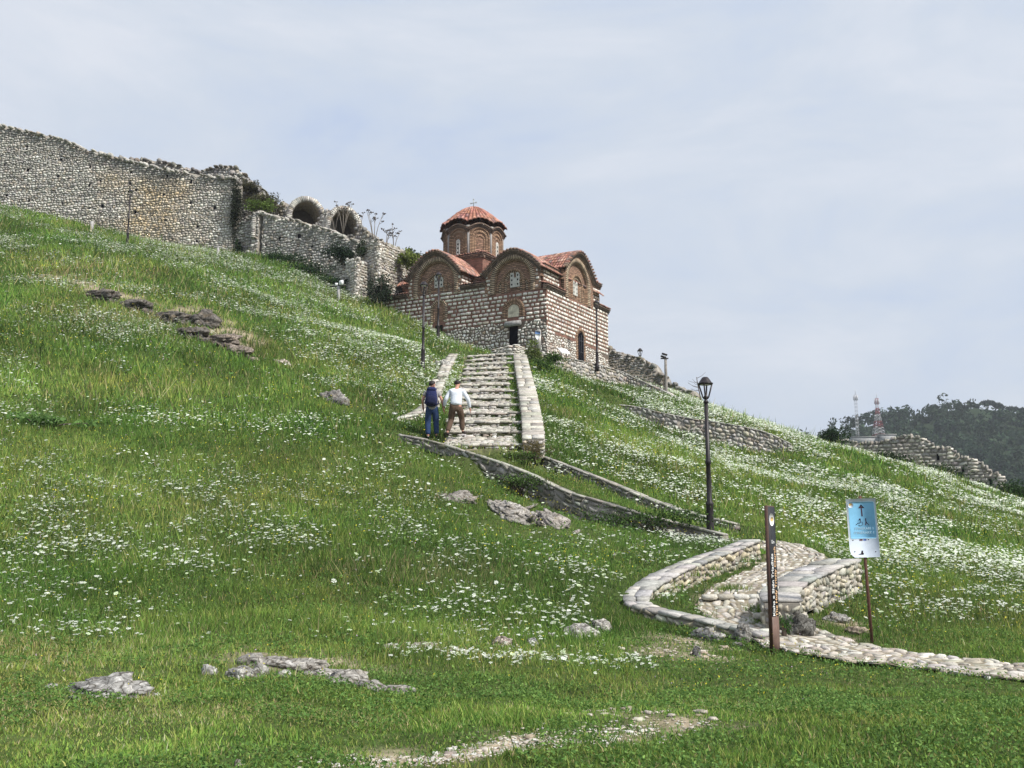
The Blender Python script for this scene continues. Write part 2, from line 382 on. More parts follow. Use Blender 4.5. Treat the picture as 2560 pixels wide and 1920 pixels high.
def smooth_line(pts, n=24):
    """Catmull-Rom through points (n,k)"""
    p = np.array(pts, float); p = np.vstack([2 * p[0] - p[1], p, 2 * p[-1] - p[-2]]); o = []
    for i in range(1, len(p) - 2):
        t = np.linspace(0, 1, n, endpoint=False)[:, None]
        o.append(.5 * (2 * p[i] + (p[i + 1] - p[i - 1]) * t + (2 * p[i - 1] - 5 * p[i] + 4 * p[i + 1] - p[i + 2]) * t ** 2 + (3 * p[i] - p[i - 1] - 3 * p[i + 1] + p[i + 2]) * t ** 3))
    o.append(p[-2][None]); o = np.vstack(o)
    L = np.concatenate([[0], np.cumsum(np.linalg.norm(np.diff(o, axis=0), axis=1))])
    m = max(2, int(L[-1] / 0.12)); q = np.linspace(0, L[-1], m)
    return np.stack([np.interp(q, L, o[:, k]) for k in range(o.shape[1])], 1)
ST_A, ST_B = P(1208, 1118, 31.2), P(1215, 886, 54.0)            # foot and head of the stair
STAIR = Path([ST_A, ST_B], 1.15)
RAMP = Path(smooth_line([P(1880, 1350, 26.6), P(1830, 1330, 27.0), P(1600, 1268, 28.4), P(1350, 1185, 29.8), P(1180, 1130, 30.7), P(1060, 1108, 31.2)]), .75)
LOWP = Path(smooth_line([P(3250, 1735, 12.2), P(2720, 1690, 13.3), P(2560, 1677, 13.8), P(2350, 1655, 14.6), P(2130, 1628, 15.6), P(2000, 1598, 16.7), P(1925, 1565, 17.6),
        P(1845, 1530, 18.6), P(1840, 1485, 19.8), P(1900, 1445, 21.2), P(1975, 1410, 22.8), P(1990, 1385, 24.3), P(1940, 1360, 25.7), P(1880, 1350, 26.6)]), 0.62)
DIRT = Path(smooth_line([P(900, 1912, 7.6), P(1150, 1885, 8.1), P(1350, 1862, 8.5), P(1550, 1842, 8.9), P(1720, 1825, 9.2)]), 0.3)
TERR_RAW = [([P(1548, 1012, 51.5), P(1600, 1018, 51), P(1700, 1042, 50.3), P(1830, 1062, 49.8), P(1915, 1082, 49.6), P(1978, 1110, 49.4)], [.3, .9, 1.5, 1.5, 1.2, .45], 3.6, 1.6),
    ([P(1335, 884, 57.0), P(1367, 889, 57.6), P(1430, 900, 59.2), P(1492, 914, 61.0), P(1560, 934, 62.0), P(1620, 958, 61.5), P(1660, 975, 60.8), P(1705, 1000, 60)], [.5, 1.0, 1.4, 1.5, 1.1, .8, .5, .1], 3.0, 1.5),
    ([P(1816, 1334, 26.1), P(1640, 1292, 27.2), P(1500, 1250, 28.0), P(1420, 1226, 28.4), P(1300, 1172, 29.3), P(1150, 1121, 30.2), P(1075, 1100, 30.6), P(1003, 1086, 31.0)], [.5, .62, .85, .9, .75, .6, .4, .2], 3.0, .25),
    ([P(1846, 1309, 27.9), P(1740, 1283, 28.5), P(1650, 1254, 29.2), P(1500, 1193, 30.5), P(1362, 1140, 31.4)], [.3, .45, .5, .5, .35], .3, 1.3),
    ([P(1878, 1349, 23.7), P(1820, 1372, 22.8), P(1740, 1400, 21.6), P(1655, 1437, 20.2), P(1603, 1472, 19.3)], [.40, .42, .42, .4, .3], .9, .8),
    ([P(1592, 1500, 18.6), P(1625, 1516, 18.1), P(1700, 1533, 17.7), P(1800, 1556, 17.2), P(1922, 1584, 16.7)], [.16, .2, .2, .22, .2], 1.0, .15),
    ([P(938, 1058, 34.2), P(985, 1048, 35.0), P(1045, 1028, 36.2), P(1078, 1003, 37.8)], [.2, .45, .55, .45], 1.6, .6),
    ([P(2045, 1108, 60), P(2120, 1124, 59.6), P(2190, 1140, 59), P(2240, 1160, 58.5)], [.3, .6, .6, .3], 3, 1.0),
]
CAPS_RAW = [([(1106, 940, 44.3), (1112, 922, 46.5), (1122, 903, 49.5), (1134, 884, 53)], .22, .9), ([(1045, 1028, 36.2), (1078, 1003, 37.8), (1086, 975, 40.2), (1098, 948, 43.0)], .28, 1.0), ([(938, 1058, 34.2), (985, 1048, 35.0), (1045, 1028, 36.2)], .2, .7)]
LEDGE = Path([P(150, 705, 49), P(230, 745, 47), P(330, 765, 46), P(430, 790, 45.5), P(540, 820, 45), P(610, 885, 42)], .7)
CAPS = []
TERR = []      # (wall top line, drop in front, width) : the ground steps down on the near side of a terrace wall
def ground_h(x, y, carve=True):
    x = np.asarray(x, float); y = np.asarray(y, float)
    cx = np.clip(x, -47, 47); cy = np.clip(y, -5, 95)
    z = tps(cx, cy)
    d = np.hypot(x - cx, y - cy); k = np.exp(-d / 55.0); z = z * k - 26 * (1 - k)
    z = z + fnoise(x, y, 3.2, 1) * .09 + fnoise(x, y, 1.0, 2, 3) * .035
    if carve:
        dd, zz, _ = RAMP.near(x, y); k = np.clip(1 - (dd - RAMP.w) / .35, 0, 1); k = k * k * (3 - 2 * k); z = z * (1 - k) + (zz - .05) * k
        for ln, drop, wf, wb in TERR:
            best = np.full(np.shape(x), 1e9); zt = np.zeros(np.shape(x)); sd = np.zeros(np.shape(x)); dr = np.zeros(np.shape(x)); n_ = len(ln) - 1
            for i in range(n_):
                a_, b_ = ln[i], ln[i + 1]; e_ = b_[:2] - a_[:2]; L_ = np.hypot(*e_); t_ = ((x - a_[0]) * e_[0] + (y - a_[1]) * e_[1]) / L_ ** 2
                tc_ = np.clip(t_, 0, 1); q_ = np.hypot(x - a_[0] - tc_ * e_[0], y - a_[1] - tc_ * e_[1]); m_ = q_ < best
                q_ = np.where((t_ < -.0) | (t_ > 1.0), q_ * 1.6, q_)
                best = np.where(m_, q_, best); zt = np.where(m_, a_[2] + tc_ * (b_[2] - a_[2]), zt); s_ = (e_[0] * (y - a_[1]) - e_[1] * (x - a_[0])); s_ = s_ * (1 if e_[0] > 0 else -1)
                sd = np.where(m_, s_, sd); dr = np.where(m_, drop[0] + (drop[1] - drop[0]) * (i + tc_) / n_ if len(drop) == 2 else np.interp((i + tc_) / n_, np.linspace(0, 1, len(drop)), drop), dr)
            kf = np.clip(1 - best / wf, 0, 1) ** .8; kb = np.clip(1 - best / wb, 0, 1) ** .8
            front = sd < 0; z = np.where(front, z * (1 - kf) + np.minimum(z, zt - dr) * kf, z * (1 - kb) + (zt - .06) * kb)
        dd, zz, _ = LEDGE.near(x, y)      # a small broken terrace edge on the left slope
        z = z + np.clip(1 - dd / 2.5, 0, 1) * .10
        for ln, dr, w in CAPS:
            dd, zz, _ = ln.near(x, y); k = np.clip(1.35 - dd / w, 0, 1); z = z * (1 - k) + np.minimum(z, zz - dr) * k
        for pth, off, w in ((LOWP, .05, .5), (STAIR, .16, .5)):
            dd, zz, _ = pth.near(x, y); k = np.clip(1 - (dd - pth.w) / w, 0, 1); k = k * k * (3 - 2 * k)
            z = z * (1 - k) + (zz - off) * k
    return z
CAPS += [(Path([P(*q) for q in l], .3), d, w) for l, d, w in CAPS_RAW]
TERR += [(np.array(l), d, f, b) for l, d, f, b in TERR_RAW]
def gz(x, y): return float(ground_h(np.array([x]), np.array([y]))[0])
def on_ground(px, py, Y, it=14):
    """the ground point seen at a photo pixel, near distance Y"""
    d = ray(px, py); lo, hi = Y * .7, Y * 1.35
    ts = np.linspace(lo, hi, 160); pts = np.array([0, 0, CZ])[None] + d[None] * (ts / d[1])[:, None]
    g = ground_h(pts[:, 0], pts[:, 1]) - pts[:, 2]; k = np.where((g[:-1] <= 0) & (g[1:] > 0))[0]
    if len(k) == 0: p = P(px, py, Y); return np.array([p[0], p[1], gz(p[0], p[1])])
    i = k[np.argmin(abs(ts[k] - Y))]; p = pts[i] + (pts[i + 1] - pts[i]) * (-g[i] / (g[i + 1] - g[i])); return p

def inner_lines(a, b, fine):
    return np.concatenate([np.arange(a, b, fine)])
xs = np.concatenate([[-2500, -1200, -600, -350, -220, -150, -110, -85, -70, -60, -53], np.arange(-48, 48.1, .3), [53, 60, 70, 85, 110, 150, 220, 350, 600, 1200, 2500]])
ys = np.concatenate([[-600, -200, -80, -35, -18, -10], np.arange(-5, 12, .3), np.arange(12, 36, .18), np.arange(36, 95.1, .3), [102, 112, 130, 160, 210, 300, 450, 700, 1200, 2600]])
gx, gy = np.meshgrid(xs, ys, indexing='ij'); gzv = ground_h(gx, gy)
def dirtmask(x, y):
    d, _, _ = DIRT.near(x, y); m = np.clip(.75 - d / .42 + fnoise(x, y, .45, 5) * 1.15, 0, 1)
    for px, py, Y, r in ((1700, 1610, 15.8, .8), (1640, 1630, 15.2, .5), (1560, 1790, 9.9, .35), (1600, 1770, 10.2, .25), (790, 1650, 12.4, 1.0), (640, 1650, 12.4, .7), (2120, 1545, 18.3, .5), (2100, 1590, 17, .4), (1750, 1655, 14.8, .6)):
        c = P(px, py, Y); m = np.maximum(m, np.clip(1 - np.hypot(x - c[0], y - c[1]) / r + fnoise(x, y, .4, 6) * .6, 0, 1) * .9)
    for pth in (LOWP, STAIR):
        d, _, _ = pth.near(x, y); m = np.maximum(m, np.clip((pth.w + .12 - d) / .2, 0, 1))
    d, _, _ = LEDGE.near(x, y); m = np.maximum(m, np.clip(.9 - d / 1.2 + fnoise(x, y, .9, 8) * .7, 0, 1))
    return m
def build_ground():
    mb = MB(); dm = dirtmask(gx, gy)[..., None]
    base = np.array([.062, .085, .027]) + fnoise(gx, gy, 4, 3)[..., None] * np.array([.012, .012, .004])
    col = base * (1 - dm) + np.array([.34, .28, .20]) * dm * (1 + .2 * fnoise(gx, gy, .6, 4)[..., None])
    grid(mb, np.stack([gx, gy, gzv], -1), np.clip(col, .01, .9))
    o = mb.build('ground', mat('soil', attr=True, rough=1.0, nscale=1.5, namp=.3, fine=12.0, bump=.5, bscale=9, spec=.05), smooth=True)
    tag(o, kind='structure')
build_ground()
DMG = dirtmask(gx, gy)
def gridlook(G, x, y):
    i = np.clip(np.searchsorted(xs, x) - 1, 0, len(xs) - 2); j = np.clip(np.searchsorted(ys, y) - 1, 0, len(ys) - 2)
    a = (x - xs[i]) / (xs[i + 1] - xs[i]); b = (y - ys[j]) / (ys[j + 1] - ys[j])
    return (G[i, j] * (1 - a) + G[i + 1, j] * a) * (1 - b) + (G[i, j + 1] * (1 - a) + G[i + 1, j + 1] * a) * b
def gh(x, y): return gridlook(gzv, x, y)

# far valley side with its pine wood
HX = np.array([40, 105, 125, 142, 150, 160, 172, 186, 198, 212, 230, 245, 262, 300, 360, 450]); 
HPY = np.array([1150, 1130, 1108, 1098, 1068, 1052, 1044, 1044, 1034, 1014, 1014, 1032, 1042, 1046, 1060, 1100])
def hill_h(x, y):
    zc = CZ + (1380 - np.interp(x, HX, HPY)) / 2600 * 485 - 3.0
    t = np.clip((480 - y) / 230, 0, 1.3); back = np.clip((y - 480) / 200, 0, 1)
    return zc - (zc + 22) * (t ** 1.15) - back ** 2 * (zc + 25) + fnoise(x, y, 40, 9, 3) * 2.5
hx, hy = np.meshgrid(np.arange(30, 460, 8.0), np.arange(170, 700, 9.0), indexing='ij')
mb = MB(); grid(mb, np.stack([hx, hy, hill_h(hx, hy)], -1), (.03, .046, .024)); tag(mb.build('hill', MATS['soil'], smooth=True), kind='structure')
def crown(mb, c, r, h, n, col, leaf, seed=None):
    """leafy crown: leaf clumps spread through a few lobes"""
    k = max(3, int(n / 26)); lc = RNG.normal(0, 1, (k, 3)); lc /= np.linalg.norm(lc, axis=1)[:, None] + 1e-6
    lc = lc * RNG.uniform(.2, .72, (k, 1)); lr = RNG.uniform(.3, .5, k)
    w = RNG.integers(0, k, n); d = RNG.normal(0, 1, (n, 3)); d /= np.linalg.norm(d, axis=1)[:, None] + 1e-6
    p = lc[w] + d * (lr[w] * RNG.uniform(.55, 1.05, n) ** .5)[:, None]
    p = p * np.array([r, r, h * .5]) + np.asarray(c)
    leaves(mb, p, d, leaf, col)
def leaves(mb, p, d, size, col, var=.28):
    n = len(p); a = RNG.normal(0, 1, (n, 3)) ; nr = d * .6 + RNG.normal(0, .6, (n, 3)); nr /= np.linalg.norm(nr, axis=1)[:, None] + 1e-9
    a = np.cross(nr, a); a /= np.linalg.norm(a, axis=1)[:, None] + 1e-9; b = np.cross(nr, a)
    s = np.broadcast_to(size, (n,)) * RNG.uniform(.6, 1.4, n)
    q = np.stack([p - a * s[:, None], p + b * (s * .5)[:, None], p + a * s[:, None], p - b * (s * .5)[:, None]], 1)
    c = np.broadcast_to(np.asarray(col, float), (n, 3)) * (1 + RNG.normal(0, var, (n, 1))); c = np.clip(c, .005, .9)
    mb.add(q.reshape(-1, 3), np.arange(n * 4).reshape(n, 4), np.repeat(c, 4, 0))
def build_wood():
    mb = MB(); n = 0
    for k in range(1900):
        x = RNG.uniform(112, 330); y = RNG.uniform(262, 486); z = hill_h(np.array([x]), np.array([y]))[0]
        if (x < 150 and y < 330) or (x > 206 and y > 456): continue
        r = RNG.uniform(2.6, 5.2); c = np.array([.024, .048, .026]) * RNG.uniform(.7, 1.5) + np.array([.006, .006, 0]) * RNG.uniform(0, 1.6)
        crown(mb, (x, y, z + r * .9), r, r * 2.1, 46, c, .95)
    o = mb.build('pine_wood', m_leaf); tag(o, 'dark green pine wood covering the far hillside', 'wood', kind='stuff')
build_wood()
m_bark = mat('bark', (.09, .07, .055), nscale=6)
def far_tree(px, py, Y, h, r):
    b = P(px, py, Y); b[2] = hill_h(np.array([b[0]]), np.array([b[1]]))[0] - .3
    return b
for k, (px, py_top, py_base, r, lab) in enumerate([(2468, 998, 1030, 4.6, 'largest lone pine standing against the sky on the far ridge'), (2497, 1006, 1034, 3.6, 'rounded pine just right of the largest lone pine on the far ridge'),
        (2442, 1008, 1028, 2.6, 'small pine left of the largest lone pine on the far ridge'), (2530, 1014, 1038, 3.8, 'pine near the right picture edge on the far ridge, left of the last pine'), (2556, 1016, 1042, 3.6, 'last pine at the right picture edge on the far ridge')]):
    b = P(px, py_base + 4, 479); t = P(px, py_top, 479); b[2] = min(b[2], hill_h(np.array([b[0]]), np.array([b[1]]))[0] + .2)
    o = empty('pine_tree', b); tag(o, lab, 'tree', 'lone pines on the far ridge'); H = t[2] - b[2]
    mb = MB(); tube(mb, [(0, 0, -1), (.2, 0, H * .3), (.1, .1, H * .75)], [.35, .28, .12]); tube(mb, [(.2, 0, H * .35), (1.5, .3, H * .62)], [.2, .08]); mb.build('trunk', m_bark, o)
    mb = MB(); crown(mb, (0, 0, H * .66), r, H * .62, 420, (.022, .036, .024), .6); mb.build('crown', m_leaf, o)

# ------------------------------------------------------------------ masonry walls
def ray_plane(px, py, A, n):
    d = ray(px, py); o = np.array([0, 0, CZ]); return o + d * (np.dot(A - o, n) / np.dot(d, n))
def profile_wall(name, label, cat, A, B, tops, zbot, th=.8, rowh=.19, wid=.27, pal=LIME, holes=(), tint=None, group=None, ends='', gap=.035, prot=.05, cap=.24, flip=False, step=.22, nocap=None, wavy=.22, jg=1.0):
    A = np.array([A[0], A[1], 0.]); B = np.array([B[0], B[1], 0.]); L = np.linalg.norm(B - A); du = (B - A) / L
    n = np.array([du[1], -du[0], 0]); n = -n if flip else n
    tp = []
    for px, py in tops:
        q = ray_plane(px, py, A, n); tp.append((float(np.dot(q - A, du)), float(q[2])))
    tp.sort(); tu = np.array([t[0] for t in tp]); tz = np.array([t[1] for t in tp])
    m = max(3, int(L / step)); us = np.linspace(0, L, m + 1)
    jag = (RNG.uniform(-.10, .07, m + 1) + .07 * np.sin(us * 2.3 + L) * np.sin(us * .9)) * jg
    ztop = lambda u: np.interp(u, tu, tz)
    zt = ztop(us) + jag; root = empty(name, (A + du * L / 2) + np.array([0, 0, zbot + .8])); inv = -np.array(root.location)
    tag(root, label, cat, group)
    mb = MB()
    f0 = A + du * us[:, None] - n * .02; b0 = f0 - n * th
    col = np.stack([np.c_[f0[:, :2], np.full(m + 1, zbot)], np.c_[f0[:, :2], zt], np.c_[b0[:, :2], zt + RNG.uniform(-.05, .05, m + 1)], np.c_[b0[:, :2], np.full(m + 1, zbot)]], 1)
    grid(mb, col + inv); mb.add(col[0] + inv, [(0, 1, 2, 3)]); mb.add(col[-1] + inv, [(3, 2, 1, 0)])
    mb.build('wall_core', m_core, root)
    mb = MB()
    hol = []
    for px, py, w, h in holes:
        q = ray_plane(px, py, A, n); hol.append((float(np.dot(q - A, du)), float(q[2]), w, h))
    def mask(u, v):
        z = zbot + v; k = z < ztop(u) - .04
        for hu, hz, w, h in hol: k &= ~((abs(u - hu) < w) & (abs(z - hz) < h))
        return k
    def surf(u, v): return (A + du * u[..., None] + np.array([0, 0, 1.]) * (zbot + v)[..., None] + inv), np.broadcast_to(n, u.shape + (3,))
    for hu, hz_, w, h in hol:      # near-black blocks paint the shade inside beam holes and small openings
        mh = MB(); box(mh, A + du * hu + np.array([0, 0, hz_]) - n * .005 + inv, (w * .62, .02, h * .7), yaw=math.atan2(du[1], du[0]), rnd=.15, jit=.05); mh.build('recess_shade', m_dark, root)
    tf = None if tint is None else (lambda u, v, c: tint(u / L, zbot + v, ztop(u), c))
    stones_on(mb, surf, L, max(tz) - zbot, rowh, wid, gap, prot, pal, mask, tf, wavy=wavy)
    for e, base, dr in (('A', A, -du), ('B', B, du)):
        if e in ends:
            ze = ztop(np.array(0. if e == 'A' else L))
            stones_on(mb, lambda u, v: (base - n * u[..., None] + np.array([0, 0, 1.]) * (zbot + v)[..., None] + inv, np.broadcast_to(dr, u.shape + (3,))), th, ze - zbot, rowh, wid, gap, prot, pal)
    mb.build('stone_facing', m_stone, root)
    # loose stones along the broken top
    k = int(L / (cap * 1.15)); uc = np.linspace(0, L, k) + RNG.uniform(-.05, .05, k)
    C = []; H = []
    for row in range(2):
        off = -n * (.08 + row * th * .45); zz = ztop(uc) + RNG.uniform(-.07, .04, k) * jg
        C.append(A + du * uc[:, None] + off + np.array([0, 0, 1.]) * zz[:, None]); H.append(np.stack([RNG.uniform(.45, 1.15, k) * cap * .55, np.full(k, th * .25), np.clip(RNG.gamma(4, .022, k), .03, .2)], 1))
    C = np.vstack(C) + inv; H = np.vstack(H); yaw = math.atan2(du[1], du[0]) + RNG.normal(0, .12, len(C))
    if jg > .5: keep = RNG.random(len(C)) > .22; C, H, yaw = C[keep], H[keep], yaw[keep]
    if nocap is not None:
        keep = ~nocap(C - inv); C, H, yaw = C[keep], H[keep], yaw[keep]
    mb = MB(); boxes(mb, C, rot_axes(yaw), H, pick(pal, len(C)) * .62, .22, .09); mb.build('top_stones', m_stone, root)
    return root
WALLED = []
def low_wall(name, label, pts, width, height, pal=LIME_W, coppal=PAVE, rowh=.14, wid=.2, sides='LR', slab=.45, group=None, cat='stone wall', capth=.055, ends=True, prot=.045, over=.035, lift=0.0):
    """pts: line along the middle of the wall top (world xyz); L is left of travel"""
    p = smooth_line(pts); WALLED.append((Path(p[::4] if len(p) > 12 else p, .2), (float(np.mean(width)) if np.ndim(width) else width) / 2 + .02)); L = np.concatenate([[0], np.cumsum(np.linalg.norm(np.diff(p, axis=0), axis=1))]); T = L[-1]
    hh = np.interp(L, np.linspace(0, T, len(np.atleast_1d(height)) if np.ndim(height) else 2), height if np.ndim(height) else [height, height])
    t = np.gradient(p, axis=0); t2 = t[:, :2] / (np.linalg.norm(t[:, :2], axis=1)[:, None] + 1e-9); t3 = t / (np.linalg.norm(t, axis=1)[:, None] + 1e-9)
    lf = np.stack([-t2[:, 1], t2[:, 0], 0 * t2[:, 0]], 1)
    root = empty(name, p[len(p) // 2] - np.array([0, 0, float(np.mean(hh))])); tag(root, label, cat, group); inv = -np.array(root.location)
    ww = np.interp(L, np.linspace(0, T, len(width)), width) if np.ndim(width) else np.full(len(L), width)
    f = lambda q, arr: np.stack([np.interp(q, L, arr[:, k]) for k in range(3)], -1)
    mb = MB(); hw = (ww / 2 - .03)[:, None]; z = np.array([0, 0, 1.])
    a = p + lf * hw - z * capth; b = p - lf * hw - z * capth; a0 = a - z * hh[:, None]; b0 = b - z * hh[:, None]
    V = np.stack([a0, a, b, b0], 1) + inv; grid(mb, V); mb.add(V[0], [(0, 1, 2, 3)]); mb.add(V[-1], [(3, 2, 1, 0)])
    mb.build('wall_core', m_core, root)
    mb = MB(); H = float(np.max(hh))
    for sd, sg in (('L', 1), ('R', -1)):
        if sd in sides:
            def surf(u, v, sg=sg):
                hwq = np.interp(u, L, ww) / 2; nn = f(u, lf) * sg
                return f(u, p) + nn * (hwq - .03)[..., None] + z * (-capth - v)[..., None] + inv, nn
            stones_on(mb, surf, T, H, rowh, wid, .025, prot, pal, lambda u, v: v < np.interp(u, L, hh) + .05)
    if ends:
        for q, sg in ((0, -1), (len(p) - 1, 1)):
            tt = np.array([t2[q, 0], t2[q, 1], 0]) * sg
            stones_on(mb, lambda u, v: (p[q] + lf[q] * (u - ww[q] / 2)[..., None] + z * (-capth - v)[..., None] + inv, np.broadcast_to(tt, u.shape + (3,))), ww[q], hh[q], rowh, wid, .025, prot, pal)
    mb.build('stone_facing', m_stone, root)
    # flat coping slabs, one or two across
    C = []; A1 = []; A2 = []; A3 = []; Hf = []
    s = 0.0
    while s < T:
        l = slab * RNG.uniform(.6, 1.4); l = min(l, T - s + .02); c = s + l / 2
        wq = float(np.interp(c, L, ww)) + 2 * over; tt = f(np.array([c]), t3)[0]; ll = f(np.array([c]), lf)[0]; nn = np.cross(tt, ll); nn = nn if nn[2] > 0 else -nn
        cut = [wq] if RNG.random() < .35 else [wq * (fr := RNG.uniform(.35, .65)), wq * (1 - fr)]
        o = -wq / 2
        for cwid in cut:
            C.append(f(np.array([c]), p)[0] + ll * (o + cwid / 2) + nn * (-capth * .5 + lift + RNG.normal(0, .006)))
            A1.append(tt); A2.append(ll); A3.append(nn); Hf.append((l / 2 - .008, cwid / 2 - .008, capth * RNG.uniform(.45, .65))); o += cwid
        s += l
    mb = MB(); boxes(mb, np.array(C) + inv, (np.array(A1), np.array(A2), np.array(A3)), np.array(Hf), pick(coppal, len(C), .1), .10, .03)
    mb.build('coping', m_stone, root)
    return root

# ---- fortress and ruins on the skyline
def och(u, z, zt, c):
    # lime-washed weathering: ochre patch in the right part of the wall, darker band under the top
    k = np.clip(1 - abs(u - .70) / .24, 0, 1) * np.clip((z - 22.6) / 1.5, 0, 1) * np.clip((zt - z - .5) / 1.2, 0, 1)
    k = np.clip(k * 1.25 + fnoise(u * 16, z, 2.0, 12) * .5 * (k > 0.02), 0, 1)[:, None]
    ochre = np.array([.60, .46, .28]) * (c.mean(1, keepdims=True) / .5)
    k = k * RNG.uniform(.35, 1.0, (len(k), 1)); c = c * (1 - k * .85) + ochre * k * .85
    dk = np.clip(1 - (zt - z) / 1.3, 0, 1)[:, None] * .38 + np.clip(fnoise(u * 16, z, 2.6, 13), 0, 1)[:, None] * .3
    return c * (1 - dk)
a = P(-90, 480, 72.6); b = P(583, 560, 70)
holes = [(67, 370, .13, .2), (70, 425, .13, .17), (12, 412, .12, .14), (17, 490, .1, .13), (153, 396, .11, .2), (145, 442, .12, .17), (156, 509, .11, .16), (226, 416, .1, .14), (224, 462, .1, .16),
         (252, 452, .13, .12), (256, 515, .14, .16), (225, 520, .12, .13), (325, 458, .1, .12), (340, 475, .14, .12), (338, 530, .12, .14), (417, 440, .13, .15), (410, 487, .1, .15), (478, 455, .12, .2),
         (477, 507, .1, .13), (537, 519, .12, .17), (414, 547, .12, .17), (494, 566, .1, .12), (73, 502, .1, .15), (328, 431, .1, .1), (492, 603, .12, .12)]
profile_wall('fortress_wall', 'long pale rubble fortress wall with putlog holes and an ochre patch along the upper left skyline', 'fortress wall', a, b,
    [(-90, 300), (0, 313), (20, 318), (60, 326), (110, 338), (160, 350), (205, 368), (250, 382), (300, 396), (345, 407), (420, 424), (500, 438), (585, 446)], 17.5, 1.4, .16, .23, LIME, holes, och, cap=.26, gap=.04, prot=.06)
profile_wall('fortress_wall', 'upper ruined fortress wall with rounded hump rising behind the ochre patched wall', 'fortress wall', P(326, 480, 74), P(655, 560, 73.5),
    [(326, 402), (340, 402), (365, 401), (385, 403), (400, 404), (430, 412), (470, 420), (495, 431), (515, 425), (530, 421), (540, 418), (560, 416), (578, 416), (592, 420), (605, 430), (615, 440), (640, 463), (655, 475)], 20, 1.6, .2, .28, LIME_D + [(.45, .43, .38, 3)], cap=.3)
dk = lambda u, z, zt, c: c * (1 - .35 * np.clip(fnoise(u * 10, z, 1.5, 14) + .4, 0, 1))[:, None]
profile_wall('ruin_wall', 'short ruined wall beside the fortress corner with a small dark doorway overgrown at its foot', 'ruined wall', P(583, 560, 70.2), P(645, 600, 69.2),
    [(583, 580), (600, 562), (612, 553), (625, 545), (640, 536), (650, 532)], 16, 1.2, .19, .26, LIME_D + LIME[:1], [(597, 620, .22, .62)], dk)
profile_wall('ruin_wall', 'dark leaning wall recessed behind the fortress corner under the grassy mound', 'ruined wall', P(575, 560, 73.0), P(700, 600, 71.5),
    [(575, 430), (600, 440), (640, 470), (700, 520)], 18, 1.0, .2, .28, LIME_D, (), dk)
profile_wall('ruin_wall', 'long grey rubble ruin wall below the two vaults, falling to the right with a grassy foot', 'ruined wall', P(655, 600, 69.3), P(905, 700, 66.2),
    [(655, 532), (665, 535), (700, 545), (740, 550), (770, 565), (800, 568), (825, 575), (850, 590), (880, 600), (910, 606)], 13, 1.3, .18, .25, LIME, [(700, 597, .12, .18), (748, 590, .2, .2), (665, 612, .1, .1), (780, 615, .1, .12), (690, 650, .1, .1)], dk)
profile_wall('ruin_wall', 'tall squared corner of the ruined tower left of the church, its left face', 'ruined wall', P(898, 700, 66.4), P(944, 700, 64.8),
    [(898, 606), (915, 604), (944, 597)], 12, .25, .17, .3, LIME, (), dk, ends='B')
profile_wall('ruin_wall', 'long right face of the ruined tower running down behind the church roof', 'ruined wall', P(944, 700, 64.8), P(1085, 690, 71.5),
    [(944, 597), (957, 604), (975, 613), (1000, 622), (1020, 629), (1045, 640), (1085, 655)], 12, .3, .17, .27, LIME_W + LIME[:2], (), dk, ends='A')
profile_wall('ruin_wall', 'low squared pier in front of the ruined tower, its narrow left face', 'ruined wall', P(864, 700, 65.6), P(891, 700, 64.2),
    [(864, 649), (891, 646)], 11, .2, .16, .3, LIME, (), ends='B')
profile_wall('ruin_wall', 'low pier wall sloping down to the bush at the left end of the church', 'ruined wall', P(891, 700, 64.2), P(962, 740, 67.0),
    [(891, 646), (905, 654), (925, 664), (945, 672), (962, 690)], 11, .2, .17, .27, LIME_W + LIME[:2], (), dk, ends='A')
